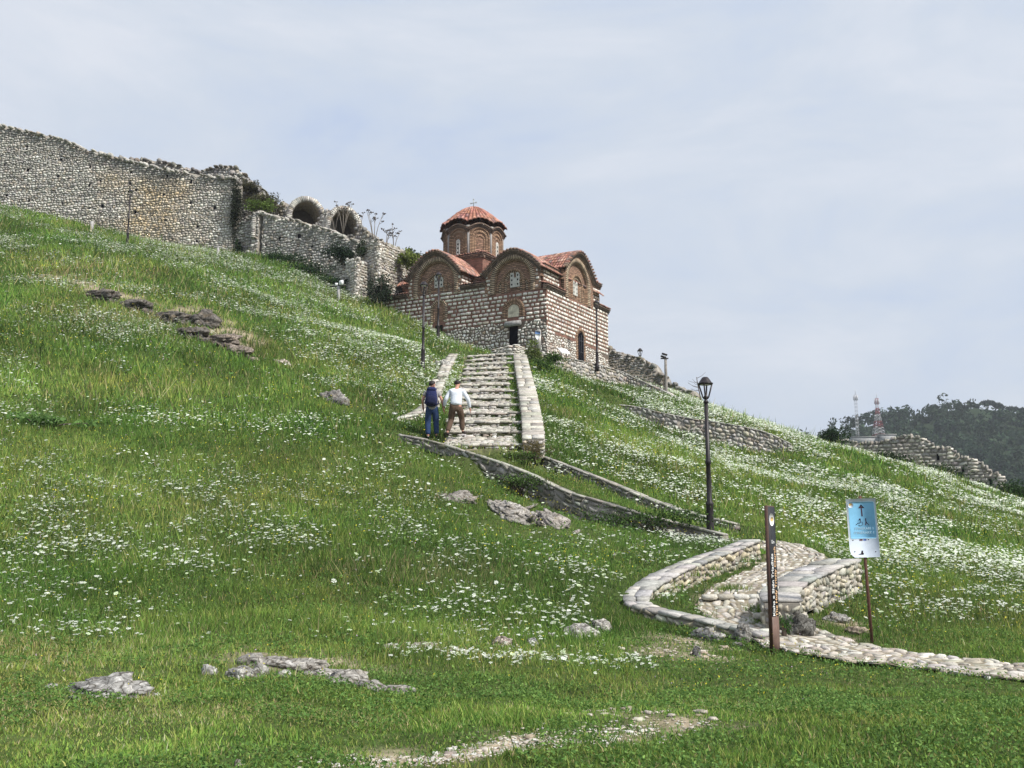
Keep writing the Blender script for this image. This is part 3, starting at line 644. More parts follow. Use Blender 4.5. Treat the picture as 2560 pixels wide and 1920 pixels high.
def vault(name, label, px0, px1, ytop_in, yspring, Y, thick, depth, yaw, group):
    a = P(px0, yspring, Y); b = P(px1, yspring, Y); W = np.linalg.norm(a[:2] - b[:2]) / math.cos(yaw); c = (a + b) / 2; r = W / 2
    rise = P(px0, ytop_in, Y)[2] - a[2]; o = empty(name, (c[0], c[1], c[2] - 1.2), -yaw); tag(o, label, 'ruined vault', group)
    o.rotation_euler = (0, 0, yaw)
    n = 28; an = np.linspace(0, np.pi, n); sc = rise / r
    leg = 1.2
    pin = np.array([(-r, -leg)] + [(-r * math.cos(q), r * sc * math.sin(q)) for q in an] + [(r, -leg)]); ro = r + thick
    pout = np.array([(-ro, -leg)] + [(-ro * math.cos(q), ro * math.sin(q) * (rise + thick) / ro) for q in an] + [(ro, -leg)])
    def rg(p, y): return np.stack([p[:, 0], np.full(len(p), y), p[:, 1] + leg], 1)
    mb = MB(); grid(mb, np.stack([rg(pin, depth), rg(pin, .02), rg(pout, .02), rg(pout, depth)], 1)); mb.build('barrel', m_core, o)
    mb = MB()
    mid = (pin + pout) / 2; t = np.gradient(mid, axis=0); t /= np.linalg.norm(t, axis=1)[:, None]; ar = np.concatenate([[0], np.cumsum(np.linalg.norm(np.diff(mid, axis=0), axis=1))])
    k = int(ar[-1] / .13); q = np.linspace(.05, ar[-1] - .05, k); cx = np.interp(q, ar, mid[:, 0]); cz = np.interp(q, ar, mid[:, 1]); tx = np.interp(q, ar, t[:, 0]); tz = np.interp(q, ar, t[:, 1])
    ax = [np.stack([tx, 0 * tx, tz], 1), np.stack([0 * tx, 1 + 0 * tx, 0 * tx], 1), np.stack([-tz, 0 * tx, tx], 1)]
    boxes(mb, np.stack([cx, np.full(k, .06), cz + leg], 1), ax, np.stack([np.full(k, .052), np.full(k, .12), np.full(k, thick * .5 * RNG.uniform(.7, 1.1, k))], 1), pick(LIME_D + LIME[:2], k), .15, .07)
    # outer skin of rubble along the barrel
    arr = np.concatenate([[0], np.cumsum(np.linalg.norm(np.diff(pout, axis=0), axis=1))])
    def surf(u, v):
        x = np.interp(u, arr, pout[:, 0]); z = np.interp(u, arr, pout[:, 1]); tx = np.interp(u, arr, np.gradient(pout[:, 0])); tz = np.interp(u, arr, np.gradient(pout[:, 1])); l = np.hypot(tx, tz)
        return np.stack([x, .15 + v, z + leg], -1), np.stack([-tz / l, 0 * x, tx / l], -1)
    stones_on(mb, surf, arr[-1], depth - .15, .2, .22, .03, .04, LIME_D + LIME[:2])
    # inside lining, lighter brick-like courses
    ari = np.concatenate([[0], np.cumsum(np.linalg.norm(np.diff(pin, axis=0), axis=1))])
    def surf2(u, v):
        x = np.interp(u, ari, pin[:, 0]); z = np.interp(u, ari, pin[:, 1]); tx = np.interp(u, ari, np.gradient(pin[:, 0])); tz = np.interp(u, ari, np.gradient(pin[:, 1])); l = np.hypot(tx, tz)
        return np.stack([x, .18 + v, z + leg], -1), np.stack([tz / l, 0 * x, -tx / l], -1)
    stones_on(mb, surf2, ari[-1], depth - .2, .22, .12, .03, .02, [(.34, .29, .21, 3), (.27, .23, .18, 2)])
    mb.build('stone_arch', m_stone, o)
    mb = MB(); mb.add(rg(pin, depth - .05), [tuple(range(len(pin)))]); mb.build('back_wall', mat('vault_back', (.12, .10, .085), nscale=3, bump=.5), o)
    return o
vault('ruin_vault', 'left and higher of the two open stone vaults on the ruin skyline', 733, 800, 503, 545, 71.0, .38, 2.2, R(22), 'ruined vaults above the wall')
vault('ruin_vault', 'right and lower of the two open stone vaults, dry stalks growing in front', 828, 892, 527, 572, 69.3, .38, 2.0, R(22), 'ruined vaults above the wall')
vault('ruin_arch', 'narrow tall arched passage between the fortress corner and the grey ruin wall', 640, 661, 536, 552, 69.2, .3, 1.6, R(5), None)
# rubble that fills between the vaults and the wall below
profile_wall('ruin_wall', 'broken rubble spandrel between and right of the two open vaults', 'ruined wall', P(690, 560, 71.6), P(945, 600, 68.2),
    [(690, 520), (705, 500), (725, 560), (735, 560), (790, 575), (800, 530), (812, 522), (822, 528), (826, 590), (890, 590), (893, 560), (905, 570), (930, 592), (945, 600)], 17, .9, .19, .26, LIME_W + LIME_D, (), dk, ends='')

# ---- ruins to the right of the church
profile_wall('ruin_wall', 'dark ragged ruin wall descending to the right from behind the church corner', 'ruined wall', P(1500, 940, 73), P(1752, 1000, 69),
    [(1500, 866), (1522, 868), (1530, 879), (1548, 880), (1560, 884), (1580, 893), (1600, 893), (1612, 906), (1632, 912), (1643, 930), (1660, 942), (1668, 958), (1676, 958), (1700, 962), (1712, 976), (1725, 975), (1738, 987), (1747, 1005), (1752, 1012)], 7, 1.0, .2, .3, LIME_D + [(.42, .37, .30, 2.5)], (), dk, cap=.3)
ret = [P(1335, 884, 57.0), P(1367, 889, 57.6), P(1430, 900, 59.2), P(1492, 914, 61.0), P(1560, 934, 62.0), P(1620, 958, 61.5), P(1660, 975, 60.8), P(1705, 1000, 60)]
low_wall('retaining_wall', 'grey rubble retaining wall below the sunlit side of the church', ret, .6, [1.2, 1.9, 2.0, 1.6, 1.0], LIME_D + [(.36, .32, .26, 2)], LIME_D, .17, .22, 'LR', .4, cat='retaining wall')
ter = [P(1548, 1012, 51.5), P(1600, 1018, 51), P(1700, 1042, 50.3), P(1830, 1062, 49.8), P(1915, 1082, 49.6), P(1978, 1110, 49.4)]
low_wall('terrace_wall', 'dry stone terrace wall across the flowering slope right of the tall front lamp', ter, .5, [.5, 1.1, 1.7, 1.7, 1.4, .7], LIME_W + LIME_D, LIME_D, .17, .24, 'LR', .35, cat='terrace wall')
low_wall('terrace_wall', 'low half buried stone wall on the ridge left of the stepped ruin', [P(2045, 1108, 60), P(2120, 1124, 59.6), P(2190, 1140, 59), P(2240, 1160, 58.5)], .5, [.5, .75, .8, .4], LIME_D, LIME_D, .15, .24, 'LR', .4, cat='terrace wall')
low_wall('terrace_wall', 'short low stone footing just below the stepped ruin', [P(2270, 1168, 57.8), P(2310, 1176, 57.4), P(2360, 1192, 57)], .5, [.4, .55, .3], LIME_W, LIME_D, .15, .24, 'LR', .4, cat='terrace wall')
stepw = profile_wall('ruin_wall', 'pale stepped ruin wall with three merlon blocks descending in front of the pine wood', 'ruined wall', P(2085, 1130, 64), P(2508, 1240, 60),
    [(2085, 1104), (2110, 1100), (2150, 1108), (2200, 1106), (2235, 1098), (2255, 1090), (2272, 1090), (2305, 1096), (2309, 1097), (2310, 1119), (2345, 1121), (2376, 1120), (2378, 1120.5), (2379, 1146), (2400, 1143), (2437, 1148), (2439, 1149), (2440, 1178), (2480, 1182), (2498, 1188), (2504, 1192), (2505, 1218), (2508, 1222)], 2.5, .8, .19, .36,
    [(.58, .54, .47, 3), (.48, .45, .40, 3), (.36, .34, .31, 1)], [(2345, 1143, .11, .26), (2408, 1176, .11, .26), (2477, 1205, .11, .26)], None, cap=.16, ends='B', step=.08, wavy=.06, jg=.4)
mb = MB()  # added blocks in paler stone, painting the sunlit right sides of the steps
for px, ya, yb in ((2306, 1095, 1120), (2376, 1119, 1147), (2437, 1147, 1180), (2503, 1190, 1236)):
    Yw = 64 - 4 * (px - 2085) / 423.; t_, b_ = P(px, ya, Yw), P(px, yb, Yw); k = max(3, int((t_[2] - b_[2]) / .17))
    for j in range(k):
        for dy in (.0, .38): c = b_ + (t_ - b_) * (j + .5) / k; box(mb, c - np.array(stepw.location) + [RNG.uniform(-.03, .05), dy, 0], (RNG.uniform(.13, .24), .2, .075), pick([(.72, .67, .58, 1), (.6, .56, .49, 1)], 1)[0], -.4, .12, .05)
mb.build('lit_edge_stones', m_stone, stepw)
profile_wall('ruin_wall', 'last crumbled course of stones beyond the stepped ruin', 'ruined wall', P(2500, 1240, 61), P(2548, 1250, 60),
    [(2500, 1215), (2515, 1221), (2530, 1222), (2540, 1230), (2548, 1236)], 2.5, .7, .16, .3, LIME_W, (), None)

# ------------------------------------------------------------------ the church
CH = P(1367, 893, 59.0); church = empty('church', CH, R(-30)); tag(church, 'banded brick and white stone church with octagonal tiled dome and cross on the hillside', 'church')
def LF(u, w, z): return np.stack(np.broadcast_arrays(-np.asarray(u, float), -np.asarray(w, float), np.asarray(z, float)), -1)   # long left-hand face
def RF(u, w, z): return np.stack(np.broadcast_arrays(np.asarray(w, float), np.asarray(u, float), np.asarray(z, float)), -1)     # sunlit right-hand face
def OF(face, ow):                                            # same face set back
    return lambda u, w, z: face(u, np.asarray(w) - ow, z)
def wall_box(mb, a0, a1, b0, b1, z0, z1):
    for F, u0, u1, w in ((LF, a0, a1, -b0), (RF, b0, b1, -a0), (LF, a0, a1, -b1), (RF, b0, b1, -a1)):
        q = F(np.array([u0, u1, u1, u0]), np.full(4, w), np.array([z0, z0, z1, z1])); mb.add(q, [(0, 1, 2, 3)], uv=[(u0, z0), (u1, z0), (u1, z1), (u0, z1)])
    q = LF(np.array([a0, a1, a1, a0]), -np.array([b0, b0, b1, b1]), np.full(4, z1)); mb.add(q, [(0, 1, 2, 3)], uv=[(0, 0)] * 4)
mb = MB()
wall_box(mb, 0, 12.1, 0, 8.5, -4, 4.15)
wall_box(mb, .35, 4.15, .25, 8.0, 4.15, 5.45)
wall_box(mb, 4.15, 12.1, .03, 8.45, 4.15, 4.75)
wall_box(mb, 5.95, 9.85, .25, 7.9, 4.75, 5.9)
wall_box(mb, 4.15, 6.0, 1.3, 7.9, 4.7, 5.6)
wall_box(mb, 9.85, 11.0, 1.2, 7, 4.7, 5.75)
wall_box(mb, .25, 6.0, 2.2, 6.4, 4.15, 6.0)
wall_box(mb, .35, 6.0, 6.4, 7.95, 4.15, 5.9)
wall_box(mb, 5.8, 9.6, 2.3, 6.1, 5.5, 7.55)
wall_box(mb, 7.5, 12.0, 2.3, 6.3, 5, 6.4)
mb.build('wall', m_brick_bg, church)

WHITE = [(.76, .72, .65, 4), (.68, .64, .57, 3), (.82, .79, .72, 2), (.56, .48, .41, 1)]
def stone_face(mb, F, u0, u1, z0, z1, rubz, excl, rowh=.24, slit=.088, wid=.42, rubble_u=None):
    """banded masonry: white blocks between brick courses above rubz, plain rubble below"""
    def is_rub(u, z): return z < rubz + .35 * fnoise(u * 1.0, z * 0 + 3, 3.0, 15) * 1.0
    def mk(rub):
        def mask(u, v):
            uu = u0 + u; z = z0 + v; k = is_rub(uu, z) if rub else ~is_rub(uu, z)
            for e in excl: k = k & ~e(uu, z)
            return k
        return mask
    def surf(u, v):
        q = F(u0 + u, np.zeros_like(u), z0 + v); n = F(0., 1., 0.) - F(0., 0., 0.); return q, np.broadcast_to(n, q.shape)
    # rubble
    if rubz > 0:
        q = F(np.array([u0, u1, u1, u0]), np.full(4, .006), np.array([z0, z0, rubz - .05, rubz - .05])); mb.add(q, [(0, 1, 2, 3)], (.17, .135, .11))
    stones_on(mb, surf, u1 - u0, z1 - z0, .17, .235, .026, .018, WHITE + [(.40, .30, .23, .8)], mk(True))
    # blocks in courses
    v = 0.0; rows = int((z1 - z0) / rowh)
    for r in range(rows):
        zz = z0 + r * rowh; mm = mk(False)
        def srow(u, v, zz=zz):
            q = F(u0 + u, np.zeros_like(u), zz + v); n = F(0., 1., 0.) - F(0., 0., 0.); return q, np.broadcast_to(n, q.shape)
        st = MB()
        us = 0.0 - RNG.uniform(0, wid); U0 = []; U1 = []
        while us < u1 - u0:
            w = wid * RNG.uniform(.6, 1.25); U0.append(us); U1.append(us + w - RNG.choice([.05, .08, .12, .14])); us += w
        U0 = np.clip(np.array(U0), 0, u1 - u0); U1 = np.clip(np.array(U1), 0, u1 - u0); ok = (U1 - U0 > .1)
        ok &= mm((U0 + U1) / 2, np.full(len(U0), zz - z0 + rowh * .5)); U0, U1 = U0[ok], U1[ok]
        if len(U0) == 0: continue
        hgt = rowh - slit; n = F(0., 1., 0.) - F(0., 0., 0.); t = F(1., 0., 0.) - F(0., 0., 0.)
        C = F(u0 + (U0 + U1) / 2, np.full(len(U0), -.02), np.full(len(U0), zz + slit + hgt / 2))
        boxes(mb, C, (t[None], n[None], np.array([[0, 0, 1.]])), np.stack([(U1 - U0) / 2, np.full(len(U0), .05), np.full(len(U0), hgt / 2) * RNG.uniform(.85, 1.05, len(U0))], 1), pick(WHITE, len(U0), .13), .09, .05)
    return
def arch_excl(uc, zs, zb, r): return lambda u, z: ((abs(u - uc) < r) & (z > zb) & (z < zs)) | ((np.hypot(u - uc, z - zs) < r) & (z >= zs))
def rect_excl(a, b, c, d): return lambda u, z: (u > a) & (u < b) & (z > c) & (z < d)
mb = MB()
above = lambda zf: (lambda u, z: z > zf(u))
G = {1: (LF, 7.77, 1.66, 5.42, 4.62), 2: (LF, 2.27, 1.53, 4.92, 4.12), 3: (RF, 4.12, 1.68, 5.2, 4.12)}
ex = [arch_excl(G[1][1], G[1][3], G[1][4], G[1][2] + .02), arch_excl(G[2][1], G[2][3], G[2][4], G[2][2] + .02),
      lambda u, z: z > np.where(u < 4.15, 4.1, 4.75), arch_excl(7.52, 3.72, 2.95, .66), rect_excl(7.1, 7.9, 1.0, 2.95), arch_excl(2.2, 3.0, 2.55, .78), rect_excl(1.68, 2.82, 2.05, 2.6), rect_excl(1.9, 2.5, -.2, 2.2)]
stone_face(mb, LF, 0, 12.1, -3.2, 4.8, 2.35, ex)
exR = [arch_excl(G[3][1], G[3][3], G[3][4], G[3][2] + .02), lambda u, z: z > 4.2, arch_excl(4.42, 1.9, .2, .62)]
stone_face(mb, RF, 0, 8.5, -2.2, 4.3, 1.6, exR)
# upper tiers: narrow bands of blocks beside the gables
for F, u0, u1, z1 in ((OF(LF, -.02), .36, .74, 5.5), (OF(LF, -.02), 3.82, 4.14, 5.4), (OF(LF, -.02), 5.96, 6.1, 5.7), (OF(LF, -.02), 9.46, 9.86, 5.9)):
    stone_face(mb, F, u0, u1, 4.15 if u1 < 5 else 4.7, z1, -9, [], wid=.3)
stone_face(mb, OF(RF, .33), .3, 2.2, 4.15, 5.45, -9, [])
stone_face(mb, OF(RF, .33), 6.4, 7.95, 4.3, 5.85, -9, [])
stone_face(mb, OF(RF, -.0), 2.28, 2.42, 4.2, 6.0, -9, [], wid=.25)
stone_face(mb, OF(RF, -.0), 5.82, 6.02, 4.3, 6.0, -9, [], wid=.25)
stone_face(mb, OF(RF, 5.93), .05, 1.3, 4.75, 5.8, -9, [])
mb.build('stone_blocks', m_stone, church)
# back of the second face of the block returning beside the left gable
# ---- gables with stepped arches
def topz(x, W, e, a, p=1.75): return e + (a - e) * (1 - (abs(x) / W) ** p)
def band(mb, F, uc, zs, zb, r0, r1, wf, wb, mi=0):
    n = 36; an = np.linspace(0, np.pi, n)
    def path(r): return np.array([(uc - r, zb), (uc - r, (zb + zs) / 2)] + [(uc - r * math.cos(t), zs + r * math.sin(t)) for t in an] + [(uc + r, (zb + zs) / 2), (uc + r, zb)])
    pi, po = path(r0), path(r1); L = np.concatenate([[0], np.cumsum(np.linalg.norm(np.diff((pi + po) / 2, axis=0), axis=1))]); m = len(pi)
    rows = [F(pi[:, 0], np.full(m, wb), pi[:, 1]), F(pi[:, 0], np.full(m, wf), pi[:, 1]), F(po[:, 0], np.full(m, wf), po[:, 1]), F(po[:, 0], np.full(m, wb), po[:, 1])]
    V = np.stack(rows, 1); uv = np.stack([np.stack([L, np.full(m, q)], 1) for q in (0, .1, .1 + r1 - r0, .2 + r1 - r0)], 1)
    grid(mb, V, uv=uv, mi=mi)
def panel(mb, F, uc, zs, zb, r, w, mi=0, col=(.5, .5, .5)):
    an = np.linspace(0, np.pi, 28); p = np.array([(uc - r, zb)] + [(uc - r * math.cos(t), zs + r * math.sin(t)) for t in an] + [(uc + r, zb)])
    mb.add(F(p[:, 0], np.full(len(p), w), p[:, 1]), [tuple(range(len(p)))], col, uv=p, mi=mi)
def win_plate(F, uc, z0, z1, r, w, holes, parent, small=False):
    """pale pierced slab; near-black discs paint the shade in its round holes"""
    n = F(0., 1., 0.) - F(0., 0., 0.)
    mb = MB(); band(mb, F, uc, z1 - r, z0, .001, r, w, w - .08, 0); o = mb.build('window', m_plaster, parent)
    for zc, rr, off in holes:
        mb = MB(); a = np.linspace(0, 2 * np.pi, 14, endpoint=False); q = F(uc + off + rr * np.cos(a), np.full(14, w + .006), zc + rr * np.sin(a) * 1.15); mb.add(q, [tuple(range(14))]); mb.build('hole_shade_disc', m_dark, o)
    return o
TILE = [(.44, .215, .16, 4), (.50, .28, .215, 3), (.34, .175, .135, 2), (.24, .185, .16, 2), (.56, .37, .29, 1)]
def roof_sheet(name, Pf, slen, tlen, parent, tile=.2, row=.36, amp=.055, lift=.03, pal=TILE, m=m_tile):
    """Pf(s,t)->xyz; s runs across the tile columns (metres), t down the slope from the top (metres)"""
    ncol = max(1, round(slen / tile)); nr = max(1, round(tlen / row)); ss = np.linspace(0, slen, ncol * 6 + 1)
    tt = np.concatenate([[k * tlen / nr, (k + .5) * tlen / nr, (k + .985) * tlen / nr] for k in range(nr)]); S, T = np.meshgrid(ss, tt, indexing='ij')
    p = Pf(S, T); e = .02; ds = Pf(S + e, T) - Pf(S - e, T); dt = Pf(S, T + e) - Pf(S, T - e)
    nn = np.cross(ds, dt); nn /= np.linalg.norm(nn, axis=-1, keepdims=True) + 1e-9; nn = np.where(nn[..., 2:3] < 0, -nn, nn)
    ph = S / slen * ncol; h = np.abs(np.sin(ph * np.pi)) * amp * 1.15; fr = (T / (tlen / nr)) % 1
    ci = np.floor(ph - 1e-6).astype(int); ri = np.floor(T / (tlen / nr)).astype(int)
    ids = ci * 997 + ri; u, inv = np.unique(ids, return_inverse=True); cols = pick(pal, len(u), .12)[inv.reshape(ids.shape)]
    rj = RNG.normal(0, .006, len(u))[inv.reshape(ids.shape)]
    p = p + nn * (h + fr * lift + rj)[..., None]
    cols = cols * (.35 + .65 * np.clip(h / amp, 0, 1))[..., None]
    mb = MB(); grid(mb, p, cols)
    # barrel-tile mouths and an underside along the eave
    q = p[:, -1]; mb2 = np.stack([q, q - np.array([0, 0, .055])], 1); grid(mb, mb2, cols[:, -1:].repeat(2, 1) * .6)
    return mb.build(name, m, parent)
def profile_edge(F, uc, W, e, a, wfront, parent, pw=1.75, thick=.26):
    """corbelled brick cornice and tile mouths following a curved gable"""
    m = 44; x = np.linspace(-W - .12, W + .12, m); z = topz(np.clip(x, -W, W), W, e, a, pw); z = z - np.clip(abs(x) - W, 0, 1) * .9
    t = np.stack([np.gradient(x), np.gradient(z)], 1); t /= np.linalg.norm(t, axis=1)[:, None]; L = np.concatenate([[0], np.cumsum(np.hypot(np.diff(x), np.diff(z)))])
    nx, nz = -t[:, 1], t[:, 0]
    mb = MB()
    for k, (o0, o1, wf) in enumerate(((-thick, -thick * .62, wfront + .06), (-thick * .62, -thick * .25, wfront + .13), (-thick * .25, .03, wfront + .2))):
        rows = [F(uc + x + nx * o0, np.full(m, wfront - .1), z + nz * o0), F(uc + x + nx * o0, np.full(m, wf), z + nz * o0), F(uc + x + nx * o1, np.full(m, wf), z + nz * o1), F(uc + x + nx * o1, np.full(m, wfront - .1), z + nz * o1)]
        grid(mb, np.stack(rows, 1), uv=np.stack([np.stack([L, np.full(m, .1 * k + q)], 1) for q in (0, .02, .09, .1)], 1))
    mb.build('cornice', m_corn, parent)
    k = int(L[-1] / .21); q = np.linspace(.05, L[-1] - .05, k); ux = np.interp(q, L, x); uz = np.interp(q, L, z); tx = np.interp(q, L, t[:, 0]); tz = np.interp(q, L, t[:, 1])
    F0 = F(0., 0., 0.); T3 = F(tx, 0 * tx, tz) - F0; N3 = F(-tz, 0 * tx, tx) - F0; W3 = np.broadcast_to(F(0., 1., 0.) - F0, T3.shape)
    mb = MB(); boxes(mb, F(uc + ux - tz * .075, np.full(k, wfront + .12), uz + tx * .075), (T3, W3, N3), np.stack([np.full(k, .07), np.full(k, .19), np.full(k, .075)], 1), pick([(.40, .22, .17, 3), (.28, .19, .155, 3), (.20, .15, .13, 2)], k), .35, .05)
    mb.build('edge_tiles', m_tile, parent)
def gable(F, key, W, e, apex, depth, uoff=0.0, wf=0.03, uc2=None):
    _, uc, r, zs, zb = G[key]; ug = uc2 if uc2 is not None else uc
    n = 40; an = np.linspace(0, np.pi, n); arc = np.array([(uc - r * math.cos(t), zs + r * math.sin(t)) for t in an])
    xs_ = np.linspace(-W, W, 120); prof = np.vstack([[(ug - W, zs)], np.stack([ug + xs_, topz(xs_, W, e, apex)], 1), [(ug + W, zs)]])
    L = np.concatenate([[0], np.cumsum(np.linalg.norm(np.diff(prof, axis=0), axis=1))]); q = np.linspace(0, L[-1], n); outp = np.stack([np.interp(q, L, prof[:, k]) for k in (0, 1)], 1)
    g = empty_part('gable', church)
    mb = MB(); V = np.stack([F(arc[:, 0], np.full(n, wf), arc[:, 1]), F(outp[:, 0], np.full(n, wf), outp[:, 1]), F(outp[:, 0], np.full(n, -1.), outp[:, 1])], 1); uv = np.stack([arc, outp, outp], 1)
    grid(mb, V, uv=uv)
    for sg in (-1, 1):
        q = F(np.array([uc + sg * r, ug + sg * W, ug + sg * W, uc + sg * r]), np.full(4, wf), np.array([zb, zb, zs, zs])); mb.add(q, [(0, 1, 2, 3)], uv=[(uc + sg * r, zb), (ug + sg * W, zb), (ug + sg * W, zs), (uc + sg * r, zs)])
    g = mb.build('gable', m_brick_t, church)
    mb = MB()
    band(mb, F, uc, zs, zb, r - .28, r, wf + .035, -.3)
    band(mb, F, uc, zs, zb, r - .36, r - .28, wf - .03, -.3, 1)
    band(mb, F, uc, zs - .1, zb, .62, .80, wf - .04, -.3, 1); band(mb, F, uc, zs - .1, zb, .45, .62, wf - .11, -.34, 0)
    for sg in (-1, 1): band(mb, F, uc + sg * .72, zs - .38, zb, .30, .44, wf - .07, -.3, 1); band(mb, F, uc + sg * .72, zs - .38, zb, .12, .30, wf - .12, -.3, 0)
    mb.build('brick_arch', [m_vous, m_vous_d], g)
    mb = MB(); panel(mb, F, uc, zs, zb, r - .3, wf - .16); panel(mb, F, uc, zs - .1, zb, .46, wf - .15); mb.build('tympanum', m_brick_t, g)
    profile_edge(F, ug, W, e, apex, wf, g)
    return g
def empty_part(n, p): return None
g1 = gable(LF, 1, 1.98, 5.95, 7.42, 4, wf=.03, uc2=7.9)
g2 = gable(LF, 2, 1.93, 5.48, 6.68, 4, wf=.03, uc2=2.27)
g3 = gable(RF, 3, 2.02, 5.95, 7.25, 4, wf=.03, uc2=4.25)
# two-light windows: twin pale pierced slabs joined below
def twin(F, uc, z0, z1, g, w=-.03):
    o = None
    for sg in (-1, 1): win_plate(F, uc + sg * .2, z0, z1, .115, w, [(z0 + .17 + k * .27, .052, 0) for k in range(3)], g)
    mb = MB(); q = F(np.array([uc - .12, uc + .12, uc + .12, uc - .12]), np.full(4, w - .002), np.array([z0, z0, z1 - .32, z1 - .32])); mb.add(q, [(0, 1, 2, 3)]); mb.build('window_slab', m_plaster, g)
twin(LF, 7.6, 5.12, 5.95, g1); twin(LF, 2.15, 4.45, 5.35, g2); twin(RF, 3.85, 4.5, 5.4, g3)
# ---- roofs
def gable_roof(F, uc, W, e, apex, w0, w1, up=.1, pw=1.75, name='roof'):
    for sg in (-1, 1):
        x = np.linspace(0, W + .25, 40); z = topz(np.clip(x, 0, W), W, e, apex, pw) - np.clip(x - W, 0, 1) * .9 + up; L = np.concatenate([[0], np.cumsum(np.hypot(np.diff(x), np.diff(z)))])
        def Pf(S, T): 
            return F(uc + sg * np.interp(T, L, x), w0 - S, np.interp(T, L, z) - np.clip(T - L[-1], 0, 1) * .5 - np.clip(-T, -1, 0) * 0)
        roof_sheet(name, Pf, w0 - w1, L[-1], church)
gable_roof(LF, 7.9, 1.98, 5.95, 7.42, .2, -2.3)
gable_roof(LF, 2.27, 1.93, 5.48, 6.68, .2, -8.1)
gable_roof(RF, 4.25, 2.02, 5.95, 7.25, .2, -5.85)
gable_roof(RF, 4.2, 2.1, 6.3, 7.3, -9.55, -12.2)
def flat_roof(F, u0, u1, w0, w1, z0, z1, cornice=True, name='roof'):
    """lean-to: high edge at w0 (inside) z1, eave at w1 (outside) z0; u along the eave"""
    Lt = math.hypot(w1 - w0, z1 - z0)
    roof_sheet(name, lambda S, T: F(u0 + S, w0 + (w1 - w0) * T / Lt, z1 + (z0 - z1) * T / Lt), u1 - u0, Lt, church, row=.3)
    if cornice:
        mb = MB(); us = np.array([u0, u1])
        for k, (za, zb_, wf) in enumerate(((-.3, -.2, .05), (-.2, -.1, .11), (-.1, 0, .17))):
            wb = w1 - .35
            V = np.stack([F(us, np.full(2, wb), np.full(2, z0 + za)), F(us, np.full(2, w1 - .2 + wf), np.full(2, z0 + za)), F(us, np.full(2, w1 - .2 + wf), np.full(2, z0 + zb_)), F(us, np.full(2, wb), np.full(2, z0 + zb_))], 1)
            grid(mb, V, uv=np.stack([np.stack([us, np.full(2, .1 * k + q)], 1) for q in (0, .02, .09, .1)], 1))
            for e in (0, 1): mb.add(V[e], [(0, 1, 2, 3)], uv=[(0, 0), (.2, 0), (.2, .1), (0, .1)])
        mb.build('cornice', m_corn, church)
flat_roof(LF, 4.15, 5.93, -1.35, .2, 4.98, 5.35)
flat_roof(LF, 9.88, 12.25, -1.25, .2, 4.98, 5.4)
flat_roof(LF, 9.88, 11.2, -3, -1.0, 5.95, 6.3)
flat_roof(LF, 4.1, 6.0, -3, -1.15, 5.75, 6.3)
flat_roof(RF, -.1, 2.3, -.4, .17, 4.35, 4.55)
flat_roof(RF, .1, 2.3, -2.0, -.17, 5.65, 6.25)
flat_roof(RF, 6.3, 8.1, -2.6, -.15, 6.12, 6.7)
flat_roof(RF, 6.35, 8.65, -.4, .17, 4.55, 4.75)
# ---- dome
DA, DB = 7.7, 4.2; D0 = LF(DA, -DB, 0.0)
def oct_frame(k):
    """facet frame k: u across the facet, w outward, z up"""
    th = R(-90) + k * R(45); n = np.array([math.cos(th), math.sin(th), 0]); t = np.array([-math.sin(th), math.cos(th), 0])
    return lambda u, w, z: D0 + t * np.asarray(u, float)[..., None] + n * (np.asarray(w, float) + RA)[..., None] + np.array([0, 0, 1.]) * np.asarray(z, float)[..., None]
RC = 1.97; RA = RC * math.cos(R(22.5)); HS = RC * math.sin(R(22.5)); ZD, ZT = 7.2, 9.55
drum = None
mb = MB()
for k in range(8):
    F = oct_frame(k); n = 16; x = np.linspace(-HS, HS, n); zt = ZT - .12 + .36 * np.cos(x / HS * np.pi / 2)
    V = np.stack([F(x, np.zeros(n), np.full(n, ZD)), F(x, np.zeros(n), zt)], 1); grid(mb, V, uv=np.stack([np.stack([x + k * 2, np.full(n, ZD)], 1), np.stack([x + k * 2, zt], 1)], 1))
drum = mb.build('dome_drum', m_brick_t, church)
mb = MB()
for k in range(8):
    th = R(-90 + 22.5) + k * R(45); c = D0 + np.array([math.cos(th), math.sin(th), 0]) * (RC - .02)
    tube(mb, [c + np.array([0, 0, ZD]), c + np.array([0, 0, ZT + .05])], .085, (.27, .25, .24), 8); tube(mb, [c + np.array([0, 0, ZT - .12]), c + np.array([0, 0, ZT + .12])], [.1, .2], (.3, .28, .26), 8)
mb.build('colonnette', m_attr, drum)
